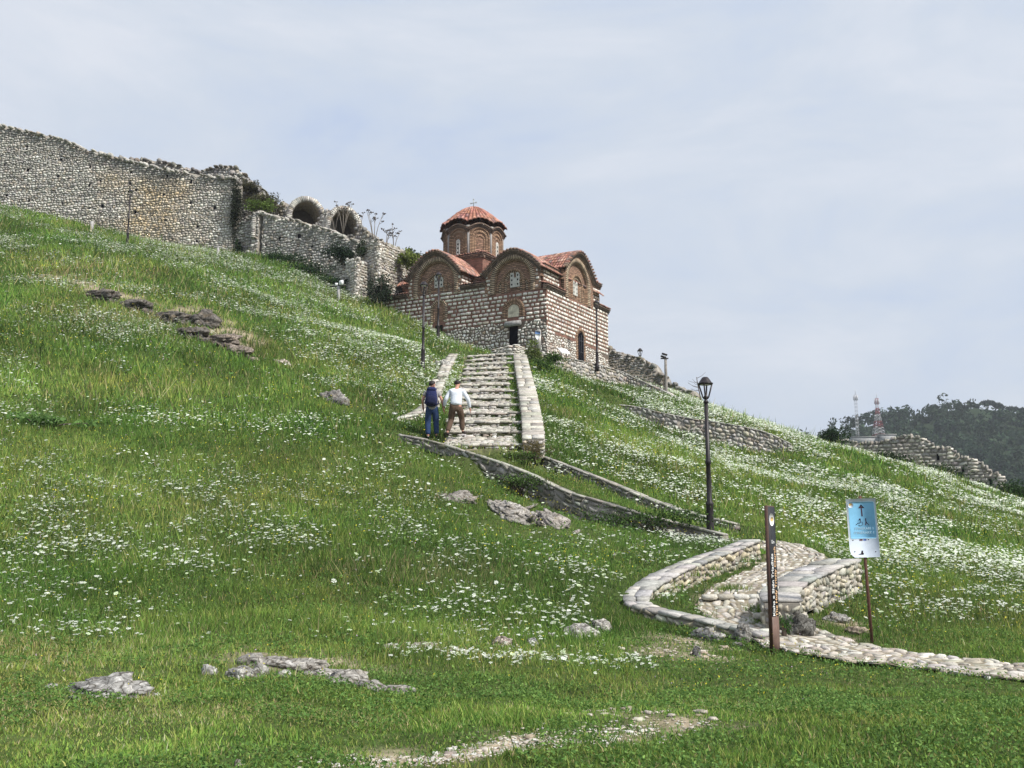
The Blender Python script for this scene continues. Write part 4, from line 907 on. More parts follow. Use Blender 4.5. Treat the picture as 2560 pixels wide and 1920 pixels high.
for k in range(8):
    F = oct_frame(k); mb = MB()
    band(mb, F, 0, 8.95, ZD, .56, .66, .06, -.05, 1); band(mb, F, 0, 8.85, ZD, .38, .56, .03, -.05, 0); band(mb, F, 0, 8.72, ZD, .26, .38, .015, -.05, 1)
    mb.build('brick_arch', [m_vous_d, m_vous_d], drum)
    x = np.linspace(-HS - .06, HS + .06, 20); L = x + HS; mb = MB()
    for j, (d0, d1, w) in enumerate(((-.26, -.16, .07), (-.16, -.06, .13), (-.06, .04, .2))):
        z = ZT + .06 + .36 * np.cos(np.clip(x / HS, -1, 1) * np.pi / 2) - .12
        sc = 1 + w / RA; V = np.stack([F(x, np.full(20, -.1), z + d0), F(x * sc, np.full(20, w), z + d0), F(x * sc, np.full(20, w), z + d1), F(x, np.full(20, -.1), z + d1)], 1)
        grid(mb, V, uv=np.stack([np.stack([L, np.full(20, .1 * j + q)], 1) for q in (0, .02, .09, .1)], 1))
    mb.build('cornice', m_corn, drum)
    if k in (0, 2, 4, 6): win_plate(F, 0, 7.25, 8.85, .145, .035, [(7.45 + j * .27, .06, 0) for j in range(5)] + [(7.585 + j * .27, .02, s) for j in range(4) for s in (-.085, .085)], drum)
    else: mb = MB(); panel(mb, F, 0, 8.6, 7.9, .16, .02); mb.build('niche', m_brick_t, drum)
def dome_surf(S, T):
    th = S / (2 * np.pi * 2.0) * 2 * np.pi; q = T / 2.75
    ph = (th / R(45)) % 1.0; wav = np.sin(ph * np.pi)            # facet wave: higher in the middle of each side
    rr = (RC + .26) * (1 - .045 * wav * 1.4) * q ** .93
    z = 11.5 - 1.62 * q ** 1.55 + .28 * wav * q ** 4
    return D0 + np.stack([rr * np.cos(th - R(67.5)), rr * np.sin(th - R(67.5)), z], -1)
dome = roof_sheet('dome_roof', dome_surf, 2 * np.pi * 2.0, 2.75, church, tile=.2618, row=.4, amp=.06, lift=.025, pal=[(.50, .225, .165, 4), (.55, .29, .225, 3), (.42, .19, .145, 2), (.28, .17, .145, .8)])
mb = MB()
tube(mb, [D0 + [0, 0, 11.4], D0 + [0, 0, 12.1]], .025, (.42, .44, .43), 6); tube(mb, [D0 + np.array([-.2, 0, 11.86]), D0 + np.array([.2, 0, 11.86])], .022, (.42, .44, .43), 6)
for q in ((-.2, 0, 11.86), (.2, 0, 11.86), (0, 0, 12.1)): box(mb, D0 + np.array(q), (.05, .02, .05), (.42, .44, .43), rnd=.3)
mb.build('cross', m_attr, dome)
# cornice of the square base of the drum
for F, u0, u1, ow in ((LF, DA - 2.02, DA + 2.02, DB - 1.9), (RF, DB - 2.02, DB + 2.02, DA - 1.9)):
    flat_roof(OF(F, ow), u0, u1, -.5, .2, 7.66, 7.9)
# ---- lunettes, doors, lintel
mb = MB(); band(mb, LF, 7.52, 3.72, 2.95, .47, .62, .05, -.1, 0); band(mb, LF, 7.52, 3.72, 2.95, .3, .47, .03, -.1, 1); mb.build('brick_arch', [m_vous, m_vous_d], church)
mb = MB(); band(mb, LF, 2.2, 3.0, 2.62, .55, .76, .05, -.1, 1); band(mb, LF, 2.2, 3.0, 2.62, .38, .55, .03, -.1, 1); mb.build('brick_arch', [m_vous, m_vous_d], church)
mb = MB(); band(mb, RF, 4.42, 1.9, .1, .42, .62, .05, -.2, 1)
mb.build('brick_arch', [m_vous, m_vous_d], church)
mb = MB(); panel(mb, LF, 7.52, 3.72, 2.95, .3, .02); mb.build('lunette', m_brick_t, church)
mb = MB(); panel(mb, LF, 2.2, 3.02, 2.62, .38, .025); mb.build('lunette', mat('old_plaster', (.50, .46, .36), nscale=5, namp=.45), church)
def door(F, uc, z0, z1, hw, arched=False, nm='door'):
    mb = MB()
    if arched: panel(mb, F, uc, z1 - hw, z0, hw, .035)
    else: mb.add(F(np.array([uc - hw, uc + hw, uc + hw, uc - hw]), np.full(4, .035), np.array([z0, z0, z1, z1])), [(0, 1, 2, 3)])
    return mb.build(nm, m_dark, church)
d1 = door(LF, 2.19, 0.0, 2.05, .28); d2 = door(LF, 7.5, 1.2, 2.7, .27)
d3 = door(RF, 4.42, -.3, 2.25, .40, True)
mb = MB()
for u in (-.25, 0, .25): tube(mb, [RF(4.42 + u, .07, -.3), RF(4.42 + u, .07, 2.1 - abs(u) * .6)], .018, (.05, .05, .06), 5)
for z in (.3, 1.0, 1.7): tube(mb, [RF(4.06, .07, z), RF(4.78, .07, z)], .018, (.05, .05, .06), 5)
mb.build('grille', m_attr, d3)
mb = MB(); boxes(mb, LF(np.array([2.22]), np.array([.06]), np.array([2.21])), ((LF(1., 0., 0.) - LF(0., 0., 0.))[None], (LF(0., 1., 0.) - LF(0., 0., 0.))[None], np.array([[0, 0, 1.]])), np.array([[.56, .12, .155]]), np.array([(.34, .33, .32)]), .1, .02); mb.build('lintel', m_stone, church)

# ------------------------------------------------------------------ stair, side walls, ramp walls, lower curved walls
MOSSY = [(.24, .23, .20, 3), (.31, .30, .27, 3), (.16, .16, .125, 2), (.38, .36, .32, 1)]
def stair_z(Y): return ST_A[2] + (Y - ST_A[1]) * (ST_B[2] - ST_A[2]) / (ST_B[1] - ST_A[1])
def at_z(px, Y, z):
    """point Y metres ahead under photo column px at height z"""
    D = Y * _c + (z - CZ) * _s; return np.array([(px - 1280) / FPX * D, Y, z])
def stair():
    root = empty('stone_stair', ST_A); tag(root, 'long cobbled stone stair climbing the hillside to the church door', 'stair'); inv = -np.array(root.location)
    nst = 14; Ys = np.linspace(ST_A[1], ST_B[1], nst + 1)
    for i in range(nst):
        y0, y1 = Ys[i], Ys[i + 1]; rise = .12 if i else .05; dz = stair_z(y1) - stair_z(y0)
        k = i / (nst - 1); xl = lambda Y: at_z(np.interp(Y, [31.2, 34.5, 38, 42, 46, 54], [1108, 1114, 1136, 1148, 1154, 1168]), Y, stair_z(Y))[0]; xr = lambda Y: at_z(np.interp(Y, [31.2, 40, 54], [1296, 1276, 1262]), Y, stair_z(Y))[0]
        z0 = stair_z(y0) + rise; z1 = stair_z(y1); sk = -.25 * k * k * 2
        def top(u, v, y0=y0, y1=y1, z0=z0, z1=z1, sk=sk):
            t = v / (y1 - y0); a = xl(y0); b = xr(y0); x = a + u; s = (x - a) / (b - a)
            y = y0 + v + (s - .5) * sk * 1.6 + .05 * np.sin(x * 5 + y0)
            return np.stack([x, y, z0 + (z1 - z0) * t + .015 * np.sin(x * 7 + y * 3)], -1) + inv
        w = xr(y0) - xl(y0); mb = MB()
        uu, vv = np.meshgrid(np.linspace(0, w, 12), np.linspace(-.0, y1 - y0 + .05, 4), indexing='ij'); g = top(uu, vv) - np.array([0, 0, .035]); grid(mb, g, (.2, .17, .125))
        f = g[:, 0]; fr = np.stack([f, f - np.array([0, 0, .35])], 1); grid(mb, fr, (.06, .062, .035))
        stones_on(mb, lambda u, v: (top(u, v + .14), np.broadcast_to([0, -.2, .98], u.shape + (3,))), w, y1 - y0 - .16, .15, .26, .022, .018, PAVE, None, None, .35, .16)
        # nosing: long flat stones on edge
        us = 0; C = []; Hh = []
        while us < w:
            l = RNG.uniform(.25, .6); C.append(top(np.array(us + l / 2), np.array(.06))); Hh.append((l / 2 - .01, RNG.uniform(.07, .1), RNG.uniform(.035, .05))); us += l
        boxes(mb, np.array(C), rot_axes(RNG.normal(sk * .5, .05, len(C))), np.array(Hh), pick(PAVE, len(C)), .2, .05)
        k2 = RNG.uniform(0, w, 14); C = top(k2, np.full(14, .02)) - np.array([0, 0, .09]); boxes(mb, C, rot_axes(RNG.normal(0, .1, 14)), np.stack([RNG.uniform(.05, .12, 14), np.full(14, .05), RNG.uniform(.02, .05, 14)], 1), pick(LIME_D, 14), .25, .06)
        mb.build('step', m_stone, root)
stair()
rw = [at_z(px, Y, stair_z(Y) + dz) for px, Y, dz in ((1334, 30.9, .34), (1331, 33.5, .36), (1324, 37, .38), (1316, 41, .38), (1307, 46, .36), (1300, 51.5, .30))]
low_wall('stair_wall', 'flat topped stone wall along the right side of the long stair', rw, .62, [.55, .5, .45, .4], LIME_W + LIME_D, PAVE, .1, .26, 'LR', .42, cat='stair wall')
lw1 = [P(938, 1058, 34.2), P(985, 1048, 35.0), P(1045, 1028, 36.2), P(1078, 1003, 37.8), P(1086, 975, 40.2), P(1098, 948, 43.0)]
low_wall('stair_wall', 'flat topped stone wall curving left beside the two walkers', lw1, .5, [.2, .4, .5, .4, .3], LIME_W, PAVE, .11, .2, 'LR', .45, cat='stair wall')
low_wall('stair_wall', 'overgrown rubble wall left of the upper stair', [P(1106, 940, 44.3), P(1112, 922, 46.5), P(1122, 903, 49.5), P(1134, 884, 53)], .42, [.3, .4, .4], LIME_W, PAVE, .1, .2, 'LR', .3, cat='stair wall')
low_wall('ramp_wall', 'long low dark stone wall on the near side of the grassy ramp, behind the tall front lamp', [P(1816, 1334, 26.1), P(1640, 1292, 27.2), P(1500, 1250, 28.0), P(1420, 1226, 28.4), P(1300, 1172, 29.3), P(1150, 1121, 30.2), P(1075, 1100, 30.6), P(1003, 1086, 31.0)],
    .3, [.45, .55, .7, .75, .7, .5, .3, .2], MOSSY, [(.38, .365, .32, 2), (.29, .28, .24, 2)], .15, .26, 'LR', .5, cat='ramp wall')
low_wall('ramp_wall', 'low stone wall on the uphill side of the grassy ramp', [P(1846, 1309, 27.9), P(1740, 1283, 28.5), P(1650, 1254, 29.2), P(1500, 1193, 30.5), P(1362, 1140, 31.4)],
    .3, [.4, .55, .65, .6, .45], MOSSY, [(.40, .385, .34, 2), (.30, .29, .25, 2)], .14, .24, 'LR', .5, cat='ramp wall')
low_wall('curved_wall', 'hairpin shaped low stone wall with slab coping left of the lower path', [P(1878, 1349, 23.7), P(1820, 1372, 22.8), P(1740, 1400, 21.6), P(1655, 1437, 20.2), P(1603, 1472, 19.3), P(1592, 1500, 18.6), P(1625, 1516, 18.1), P(1700, 1533, 17.7), P(1800, 1556, 17.2), P(1922, 1584, 16.7)],
    [.42, .45, .5, .5, .42, .38, .4], [.5, .5, .45, .35, .3, .3, .35], [(.52, .46, .34, 3), (.44, .41, .34, 2), (.36, .33, .28, 1)], [(.40, .39, .36, 3), (.47, .45, .42, 2), (.34, .33, .31, 1.5)], .12, .17, 'LR', .34, cat='curved wall')
low_wall('curved_wall', 'bent stone wall with wide slab coping right of the lower path', [P(1955, 1500, 17.3), P(1950, 1478, 17.9), P(1975, 1455, 18.6), P(2030, 1426, 19.8), P(2075, 1408, 20.7), P(2112, 1396, 21.6)],
    [.62, .6, .6, .66, .7, .62], [.42, .42, .5, .6, .62, .55], [(.50, .46, .37, 3), (.43, .41, .36, 2), (.34, .32, .28, 1)], [(.42, .41, .38, 3), (.49, .47, .43, 2), (.35, .34, .32, 1.5)], .13, .18, 'LR', .42, cat='curved wall')
low_wall('parapet_wall', 'small pale stone parapet in front of the church doorway at the stair head', [P(1232, 876, 56.0), P(1262, 869, 55.6), P(1286, 863, 55.3), P(1302, 870, 55.9), P(1322, 881, 57.0)], .35, [.5, .8, .85, .8, .5], WHITE, WHITE, .13, .2, 'LR', .4, cat='parapet')

def paving():
    mb = MB(); p = LOWP.p; L = np.concatenate([[0], np.cumsum(np.linalg.norm(np.diff(p, axis=0), axis=1))]); T = L[-1]
    t = np.gradient(p[:, :2], axis=0); t /= np.linalg.norm(t, axis=1)[:, None]; lf = np.stack([-t[:, 1], t[:, 0]], 1)
    def surf(u, v):
        x = np.interp(u, L, p[:, 0]); y = np.interp(u, L, p[:, 1]); z = np.interp(u, L, p[:, 2]); a = np.interp(u, L, lf[:, 0]); b = np.interp(u, L, lf[:, 1]); o = (v - .62) * (1 + .45 * np.clip((9.6 - u) / 4, 0, 1))
        zz = z + .012 * np.sin(u * 9) + .012 * np.sin(v * 11)
        return np.stack([x + a * o, y + b * o, zz], -1), np.broadcast_to([0, 0, 1.], np.shape(x) + (3,))
    uu, vv = np.meshgrid(np.linspace(0, T, 160), np.linspace(.02, 1.22, 5), indexing='ij'); g, _ = surf(uu, vv); grid(mb, g - [0, 0, .012], (.26, .225, .165))
    # alternate swap of axes so stones read as irregular crazy paving
    stones_on(mb, surf, T, 1.24, .12, .2, .03, .004, [(.46, .42, .36, 3), (.54, .51, .45, 3), (.38, .34, .28, 2), (.60, .57, .52, 1)], lambda u, v: fnoise(u, v, .5, 21) > -.75, None, .45, .14)
    o = mb.build('path', m_stone); tag(o, kind='structure')
    mb = MB()
    for px, py, Y, w, yaw in ((1832, 1497, 19.45, 1.15, .05), (1950, 1545, 17.9, .9, -.1), (1960, 1428, 22.2, .9, .1)):
        c = P(px, py, Y); n = 4
        for k in range(n):
            o = (k - (n - 1) / 2) * w / n; q = c + np.array([math.cos(yaw) * o, math.sin(yaw) * o, .03]); box(mb, q, (w / n / 2 - .01, .12, .05), pick(PAVE, 1)[0], yaw + RNG.normal(0, .04), .15, .04)
    mb.build('path_steps', m_stone)['kind'] = 'structure'
paving()

# ------------------------------------------------------------------ rocks
_ico = {}
def ico(sub):
    if sub not in _ico:
        import bmesh
        bm = bmesh.new(); bmesh.ops.create_icosphere(bm, subdivisions=sub, radius=1); bm.verts.ensure_lookup_table()
        _ico[sub] = (np.array([v.co[:] for v in bm.verts]), np.array([[v.index for v in f.verts] for f in bm.faces])); bm.free()
    return _ico[sub]
def rockmesh(mb, c, r, seed, sub=4, amp=.35, col=(.42, .41, .39), yaw=0., tilt=0., warm=.3):
    v, f = ico(sub); o = np.array([mnoise.fractal(Vector(p * 1.3 + seed * 7.1), 1.0, 2.0, 4) for p in v]); cr = np.array([(lambda d: d[1] - d[0])(mnoise.voronoi(Vector(p * 1.9 + seed * 3.3))[0]) for p in v]); fn = np.array([mnoise.fractal(Vector(p * 5.5 + seed), .8, 2.0, 3) for p in v])
    p = v * (1 + amp * o + .10 * fn - .26 * np.exp(-cr * 9))[:, None]; p[:, 2] = np.where(p[:, 2] > 0, p[:, 2] ** .85 if False else p[:, 2], p[:, 2])
    p = p * np.array(r); ct, st = math.cos(tilt), math.sin(tilt); p = np.stack([p[:, 0], p[:, 1] * ct - p[:, 2] * st, p[:, 1] * st + p[:, 2] * ct], 1)
    cy, sy = math.cos(yaw), math.sin(yaw); p = np.stack([p[:, 0] * cy - p[:, 1] * sy, p[:, 0] * sy + p[:, 1] * cy, p[:, 2]], 1) + np.array(c)
    cc = np.array(col)[None] * (1 + .35 * o[:, None] + .25 * fn[:, None]) * (1 - .5 * np.exp(-cr[:, None] * 14)); k = np.clip(np.array([mnoise.noise(Vector(q * 2.2 + 31 + seed)) for q in v]) * 2 - .25, 0, 1)[:, None] * warm
    cc = cc * (1 - k) + np.array([.33, .24, .14]) * k; lich = np.clip(np.array([mnoise.noise(Vector(q * 5 + 11 + seed)) for q in v]) * 3 - .6, 0, 1)[:, None] * .45 * (col[0] > .35)
    cc = cc * (1 - lich) + np.array([.62, .61, .58]) * lich
    mb.add(p, f, np.clip(cc, .03, .8))
ROCKED = []
def rock(px, py, Y, w, d, h, label, seed, yaw=0., col=(.42, .41, .39), sub=4, group=None, name='rock', sink=.35, tilt=.15, amp=.35, extra=(), warm=.3, cl=0, cls=.22):
    g = on_ground(px, py, Y); o = empty(name, g); tag(o, label, 'rock', group); ROCKED.append((g[0], g[1], max(w, d) * .5))
    rg = np.random.default_rng(seed + 900); extra = list(extra)
    for _ in range(cl):
        q = rg.normal(0, .30, 2); s_ = rg.uniform(.6, 1.4) * cls; extra.append((q[0] * w * math.cos(yaw) - q[1] * d * math.sin(yaw), q[0] * w * math.sin(yaw) + q[1] * d * math.cos(yaw), s_))
    mb = MB(); rockmesh(mb, (0, 0, h * (.5 - sink)), (w / 2, d / 2, h * .75), seed, sub, amp, col, yaw, tilt, warm)
    for k, (dx, dy, s) in enumerate(extra):
        gg = gz(g[0] + dx, g[1] + dy) - g[2]; rockmesh(mb, (dx, dy, gg + h * s * (.5 - sink) - (.02 if cl else 0)), (w / 2 * s * (1 if not cl else 1.0), d / 2 * s * (1 if not cl else 1.6), h * .75 * s * (1 if not cl else 1.9)), seed + k + 50, 3, amp, col, yaw + k, tilt, warm); ROCKED.append((g[0] + dx, g[1] + dy, max(w, d) * s * .5))
    me = mb.build('rock_body', m_rock, o, smooth=False)
    return o
rock(265, 1730, 10.1, .74, .55, .15, 'pale lichened rock slab low at the left of the lawn', 1, col=(.38, .37, .35), tilt=.3, cl=34, cls=.17, warm=.25)
rock(700, 1665, 12.3, .9, .35, .11, 'arching rocky outcrop among flowers, highest of the broken line at lower left', 2, col=(.36, .34, .31), cl=10, cls=.2, extra=[(.55, -.25, .6), (.85, -.55, .7), (1.1, -.75, .6), (1.35, -.8, .5), (.25, .05, .7), (-.35, .05, .6)])
rock(600, 1690, 11.8, .30, .25, .12, 'small white knobbly rock left of the arching outcrop', 3, col=(.42, .41, .38), cl=5, cls=.4, extra=[(.18, .1, .7), (-.35, .08, .55), (.45, -.02, .55)], warm=.1)
rock(1055, 1625, 14.2, .5, .3, .10, 'flat pale rock streak in the flowers below the slope centre', 4, col=(.38, .34, .29), cl=9, cls=.25, extra=[(.45, .05, .6), (-.4, -.05, .6)])
rock(1255, 1610, 15, .30, .2, .12, 'small pinkish flat rock left of the rock pair', 5, col=(.50, .42, .38))
rock(1332, 1611, 15, .17, .12, .11, 'little white stone between the pinkish rock and the rock pair', 6, col=(.62, .61, .59), warm=.05)
rock(1450, 1594, 15.6, .62, .55, .18, 'larger pale slab of the rock pair below the hairpin wall', 7, col=(.42, .40, .37), cl=5, cls=.25, tilt=.35, warm=.15)
rock(1502, 1577, 16.0, .34, .3, .2, 'smaller right hand rock of the pair below the hairpin wall', 8, col=(.42, .40, .37), tilt=.3, warm=.1)
rock(1860, 1603, 16.4, .36, .34, .32, 'rounded grey boulder just left of the dark signpost', 9, col=(.33, .32, .30), warm=.1, amp=.22)
rock(1765, 1597, 16.6, .5, .22, .18, 'long pale rock two steps left of the dark signpost', 10, yaw=-.4, col=(.38, .37, .345), extra=[(.42, -.3, .4)])
rock(1741, 1640, 15.3, .13, .12, .16, 'small dark stone on bare earth left of the dark signpost', 11, col=(.24, .235, .23), warm=0)
rock(1998, 1588, 17.1, .55, .4, .42, 'dark boulder under the end of the bent wall', 12, col=(.17, .165, .15), warm=.1, amp=.3)
rock(2090, 1553, 18.0, .45, .25, .16, 'low grey rock in the grass left of the blue sign', 13, col=(.33, .32, .30), tilt=.3)
rock(2142, 1586, 17.0, .42, .25, .14, 'brownish rock at the foot of the blue sign', 14, yaw=-.4, col=(.34, .28, .22), tilt=.3)
rock(1140, 1250, 26.8, 1.0, .9, .16, 'grey rock slab flush with the slope, leftmost of the slabs below the ramp', 15, yaw=-.3, col=(.31, .285, .255), tilt=.45, cl=6, cls=.25)
rock(1285, 1287, 25.6, 1.0, 1.5, .17, 'biggest cracked pale slab on the slope below the ramp', 16, yaw=.5, col=(.40, .37, .335), tilt=.45, cl=12, cls=.25, extra=[(-.45, .55, .4)])
rock(1385, 1303, 25.3, .75, 1.2, .16, 'rightmost cracked slab on the slope below the ramp', 17, yaw=.45, col=(.38, .345, .31), tilt=.45, cl=9, cls=.25)
rock(832, 1002, 36.2, .9, .7, .42, 'dark jagged rock alone on the slope left of the walkers', 18, yaw=-.4, col=(.30, .285, .27), tilt=.3, extra=[(.35, -.35, .7)])
rock(1108, 922, 43.6, .6, .5, .5, 'white hollowed boulder beside the wall at the foot of the lamp', 19, col=(.5, .49, .46), warm=.1, amp=.5)
rock(705, 912, 40.5, .7, .3, .22, 'row of small pinkish stones on the slope below the rocky ledge', 20, yaw=-.4, col=(.50, .43, .37), extra=[(.3, -.1, .5), (-.3, .15, .5)])
for k, (px, py, Y, w, d, h, lab) in enumerate([(255, 745, 46.8, 1.9, .9, .42, 'upper left dark end of the rocky ledge crossing the left slope'), (340, 768, 46, 1.7, .8, .4, 'second rock from the left along the rocky ledge'), (430, 800, 45, 1.6, .9, .42, 'middle rock of the ledge with pale stones below it'),
        (505, 810, 45, 1.6, 1.1, .62, 'highest dark rock knob of the ledge on the left slope'), (480, 838, 43.8, 1.5, .8, .4, 'rock tucked under the high knob of the ledge'), (555, 855, 43.2, 1.7, .9, .4, 'flaky pinkish rock below the knob of the ledge'), (600, 882, 42, 1.1, .7, .32, 'lowest right end rock of the ledge')]):
    rock(px, py, Y, w, d, h, lab, 30 + k, yaw=-.45, col=(.17, .155, .14) if k < 5 else (.29, .245, .21), tilt=.25, amp=.45, group='rocks of the ledge on the left slope', extra=[(-.6, .3, .45), (.6, -.35, .45), (0, -.5, .35)], warm=.35)
rock(2470, 1697, 13.0, .10, .08, .05, 'tiny white stone below the path at the right edge', 60, col=(.7, .7, .68), sub=2, warm=0)
rock(2472, 1771, 10.9, .08, .07, .05, 'tiny white stone in the lawn at lower right', 61, col=(.7, .7, .68), sub=2, warm=0)
rock(983, 1036, 35.0, .4, .12, .07, 'small white stone bar lying above the curving stair wall', 62, yaw=-.3, col=(.75, .75, .74), sub=3, warm=0, amp=.15)
rock(597, 1913, 7.6, .09, .06, .05, 'small pale stone at the bottom edge of the picture', 63, col=(.62, .57, .5), sub=2, warm=0)
def pebbles():
    mb = MB(); n = 2300; k = RNG.uniform(0, len(DIRT.p) - 1, n); i = k.astype(int); q = DIRT.p[i] + RNG.normal(0, 1, (n, 3)) * np.array([.2, .16, 0])
    x, y = q[:, 0], q[:, 1]; z = ground_h(x, y); s = RNG.gamma(1.6, .0035, n) + .003
    boxes(mb, np.stack([x, y, z + s * .15], 1), rot_axes(RNG.uniform(0, 3, n)), np.stack([s * 1.3, s, s * .5], 1), pick([(.5, .45, .38, 3), (.62, .6, .56, 2), (.38, .32, .25, 1)], n), .4, .12)
    for px, py, Y in ((1700, 1612, 15.8), (1640, 1632, 15.2), (1570, 1790, 9.9), (1760, 1655, 14.8)):
        c = P(px, py, Y); m = 90; x = c[0] + RNG.normal(0, .3, m); y = c[1] + RNG.normal(0, .3, m); z = ground_h(x, y); s = RNG.gamma(2, .006, m) + .005
        boxes(mb, np.stack([x, y, z + s * .15], 1), rot_axes(RNG.uniform(0, 3, m)), np.stack([s * 1.3, s, s * .5], 1), pick([(.5, .45, .38, 3), (.38, .32, .25, 2)], m), .4, .12)
    tag(mb.build('gravel', m_stone), 'loose pebbles on the bare trodden strip', 'gravel', kind='stuff')
pebbles()

# ------------------------------------------------------------------ street lamps
def make_lamp():
    o = empty('street_lamp', (0, 0, 0))
    mb = MB(); lathe(mb, [(.11, -.3), (.11, .04), (.095, .08), (.09, .80), (.10, .83), (.10, .87), (.066, .92), (.058, 1.84), (.074, 1.86), (.074, 1.93), (.056, 1.97), (.05, 3.42)], seg=14); mb.build('post', m_metal, o, smooth=False)
    mb = MB(); lathe(mb, [(.038, 3.41), (.075, 3.42), (.055, 3.47), (.035, 3.50), (.055, 3.54), (.05, 3.59), (.028, 3.62), (.02, 3.65)], seg=14); mb.build('collar', m_metal, o)
    mb = MB()
    for k in range(4):
        a = R(45 + 12) + k * R(90); d = np.array([math.cos(a), math.sin(a), 0])
        tube(mb, [d * .04 + [0, 0, 3.52], d * .075 + [0, 0, 3.57], d * .17 + [0, 0, 3.90]], .02, seg=6)
    for z, r in ((3.90, .17),): lathe(mb, [(r - .02, z - .008), (r + .015, z - .008), (r + .015, z + .012), (r - .02, z + .012)], seg=20)
    mb.build('lantern_frame', m_metal, o)
    mb = MB(); lathe(mb, [(.11, 3.875), (.13, 3.90), (.0, 3.90)], seg=18); mb.build('lamp_glass', m_plaster, o)
    mb = MB(); lathe(mb, [(.02, 3.895), (.195, 3.905), (.198, 3.925), (.17, 3.94), (.14, 3.985), (.09, 4.06), (.06, 4.085), (.0, 4.09)], seg=20); mb.build('lamp_cap', m_metal, o, smooth=False)
    return o
lamp0 = make_lamp(); GL = 'street lamps up the hillside'
LAMPS = [(on_ground(1777, 1345, 25.4), 1.0, 'tallest looking lamp post, in front of the lower end of the ramp wall', .2),
    (on_ground(1057, 920, 42), .95, 'lamp post in the flowers left of the stair, in front of the church', .5),
    (None, 1.0, 'lamp post standing close against the left arch of the church', .1),
    (P(1493, 916, 60.4), .98, 'lamp post beside the sunlit right wall of the church', .9),
    (None, 1.0, 'small distant lamp standing by the dark ruin right of the church', .3),
    (on_ground(318, 612, 61), .88, 'lamp post at the far left in front of the ochre patched fortress wall', .6)]
for i, (p, s, lab, rz) in enumerate(LAMPS):
    o = lamp0 if i == 0 else copy_tree(lamp0)
    if i == 2: p = P(1097, 685, 59.5); p[2] -= 3.98
    if i == 4: p = P(1600, 874, 71.5); p[2] -= 4.0
    o.location = p; o.scale = (s, s, s); o.rotation_euler = (R(.4) if i == 0 else 0, R(-.5) if i == 0 else 0, rz); tag(o, lab, 'street lamp', GL)

# ------------------------------------------------------------------ lettering
def text(s, size, name, m, parent, loc, rot=(R(90), 0, 0), ex=.001, xs=1.0, bold=0.0):
    cu = bpy.data.curves.new(name, 'FONT'); cu.body = s; cu.size = size; cu.extrude = ex; cu.align_x = 'CENTER'; cu.align_y = 'CENTER'; cu.offset = bold
    tmp = bpy.data.objects.new(name, cu); scene.collection.objects.link(tmp); bpy.context.view_layer.update()
    me = bpy.data.meshes.new_from_object(tmp.evaluated_get(bpy.context.evaluated_depsgraph_get())); bpy.data.objects.remove(tmp); bpy.data.curves.remove(cu)
    o = bpy.data.objects.new(name, me); scene.collection.objects.link(o); me.materials.clear(); me.materials.append(m); o.parent = parent; o.location = loc; o.rotation_euler = rot; o.scale = (xs, 1, 1); return o
def flat(name, pts, y, m, parent, th=.002):
    mb = MB(); n = len(pts); a = [(x, y, z) for x, z in pts] + [(x, y + th, z) for x, z in pts]
    tes = [tuple(t) for t in mgeo.tessellate_polygon([[Vector((x, z, 0)) for x, z in pts]])]
    mb.add(a, tes + [tuple(i + n for i in t)[::-1] for t in tes] + [(i, (i + 1) % n, n + (i + 1) % n, n + i) for i in range(n)]); return mb.build(name, m, parent)
def circ(cx, cz, r, n=24, rz=None): return [(cx + r * math.cos(t), cz + (rz or r) * math.sin(t)) for t in np.linspace(0, 2 * math.pi, n, endpoint=False)]
m_white = mat('white_print', (.75, .76, .76)); m_blackp = mat('black_print', (.035, .02, .035)); m_gold = mat('gold_print', (.62, .42, .16)); m_tan = mat('tan_print', (.72, .46, .26))
# dark signpost panel
g = on_ground(1942, 1634, 15.8); tot = empty('signpost', g, R(55)); tag(tot, 'tall narrow dark signpost naming the church in white and tan vertical letters', 'signpost')
m_tb = mat('dark_panel', (.022, .023, .027), rough=.6, spec=.25); m_br = mat('brown_steel', (.085, .045, .035), rough=.6, nscale=8); m_br2 = mat('brown_panel', (.15, .095, .075), rough=.6, nscale=6)
mb = MB(); box(mb, (0, .028, 1.02), (.135, .026, 1.13)); mb.build('post_body', m_br, tot)
mb = MB(); box(mb, (.002, -.001, 1.335), (.131, .003, .80)); mb.build('panel', m_tb, tot)
mb = MB(); box(mb, (.002, -.0005, .235), (.131, .0025, .295)); mb.build('lower_panel', m_br2, tot)
flat('emblem', circ(-.01, 1.945, .094, 28), -.0075, m_white, tot); flat('emblem_mark', [(-.06, 1.93), (-.055, 1.965), (-.03, 1.985), (.0, 1.975), (.03, 1.985), (.045, 1.95), (.03, 1.925), (.0, 1.915), (-.03, 1.92)], -.0105, m_gold, tot)
text('12m', .075, 'distance_lettering', m_white, tot, (-.005, -.0065, 1.615))
text('Kisha e Shën Triadhës', .118, 'white_lettering', m_white, tot, (-.052, -.0065, .99), (R(90), R(-90), 0), xs=.86, bold=.0012)
text('The Holy Trinity Church', .112, 'tan_lettering', m_tan, tot, (.056, -.0065, 1.04), (R(90), R(-90), 0), xs=.90, bold=.0012)
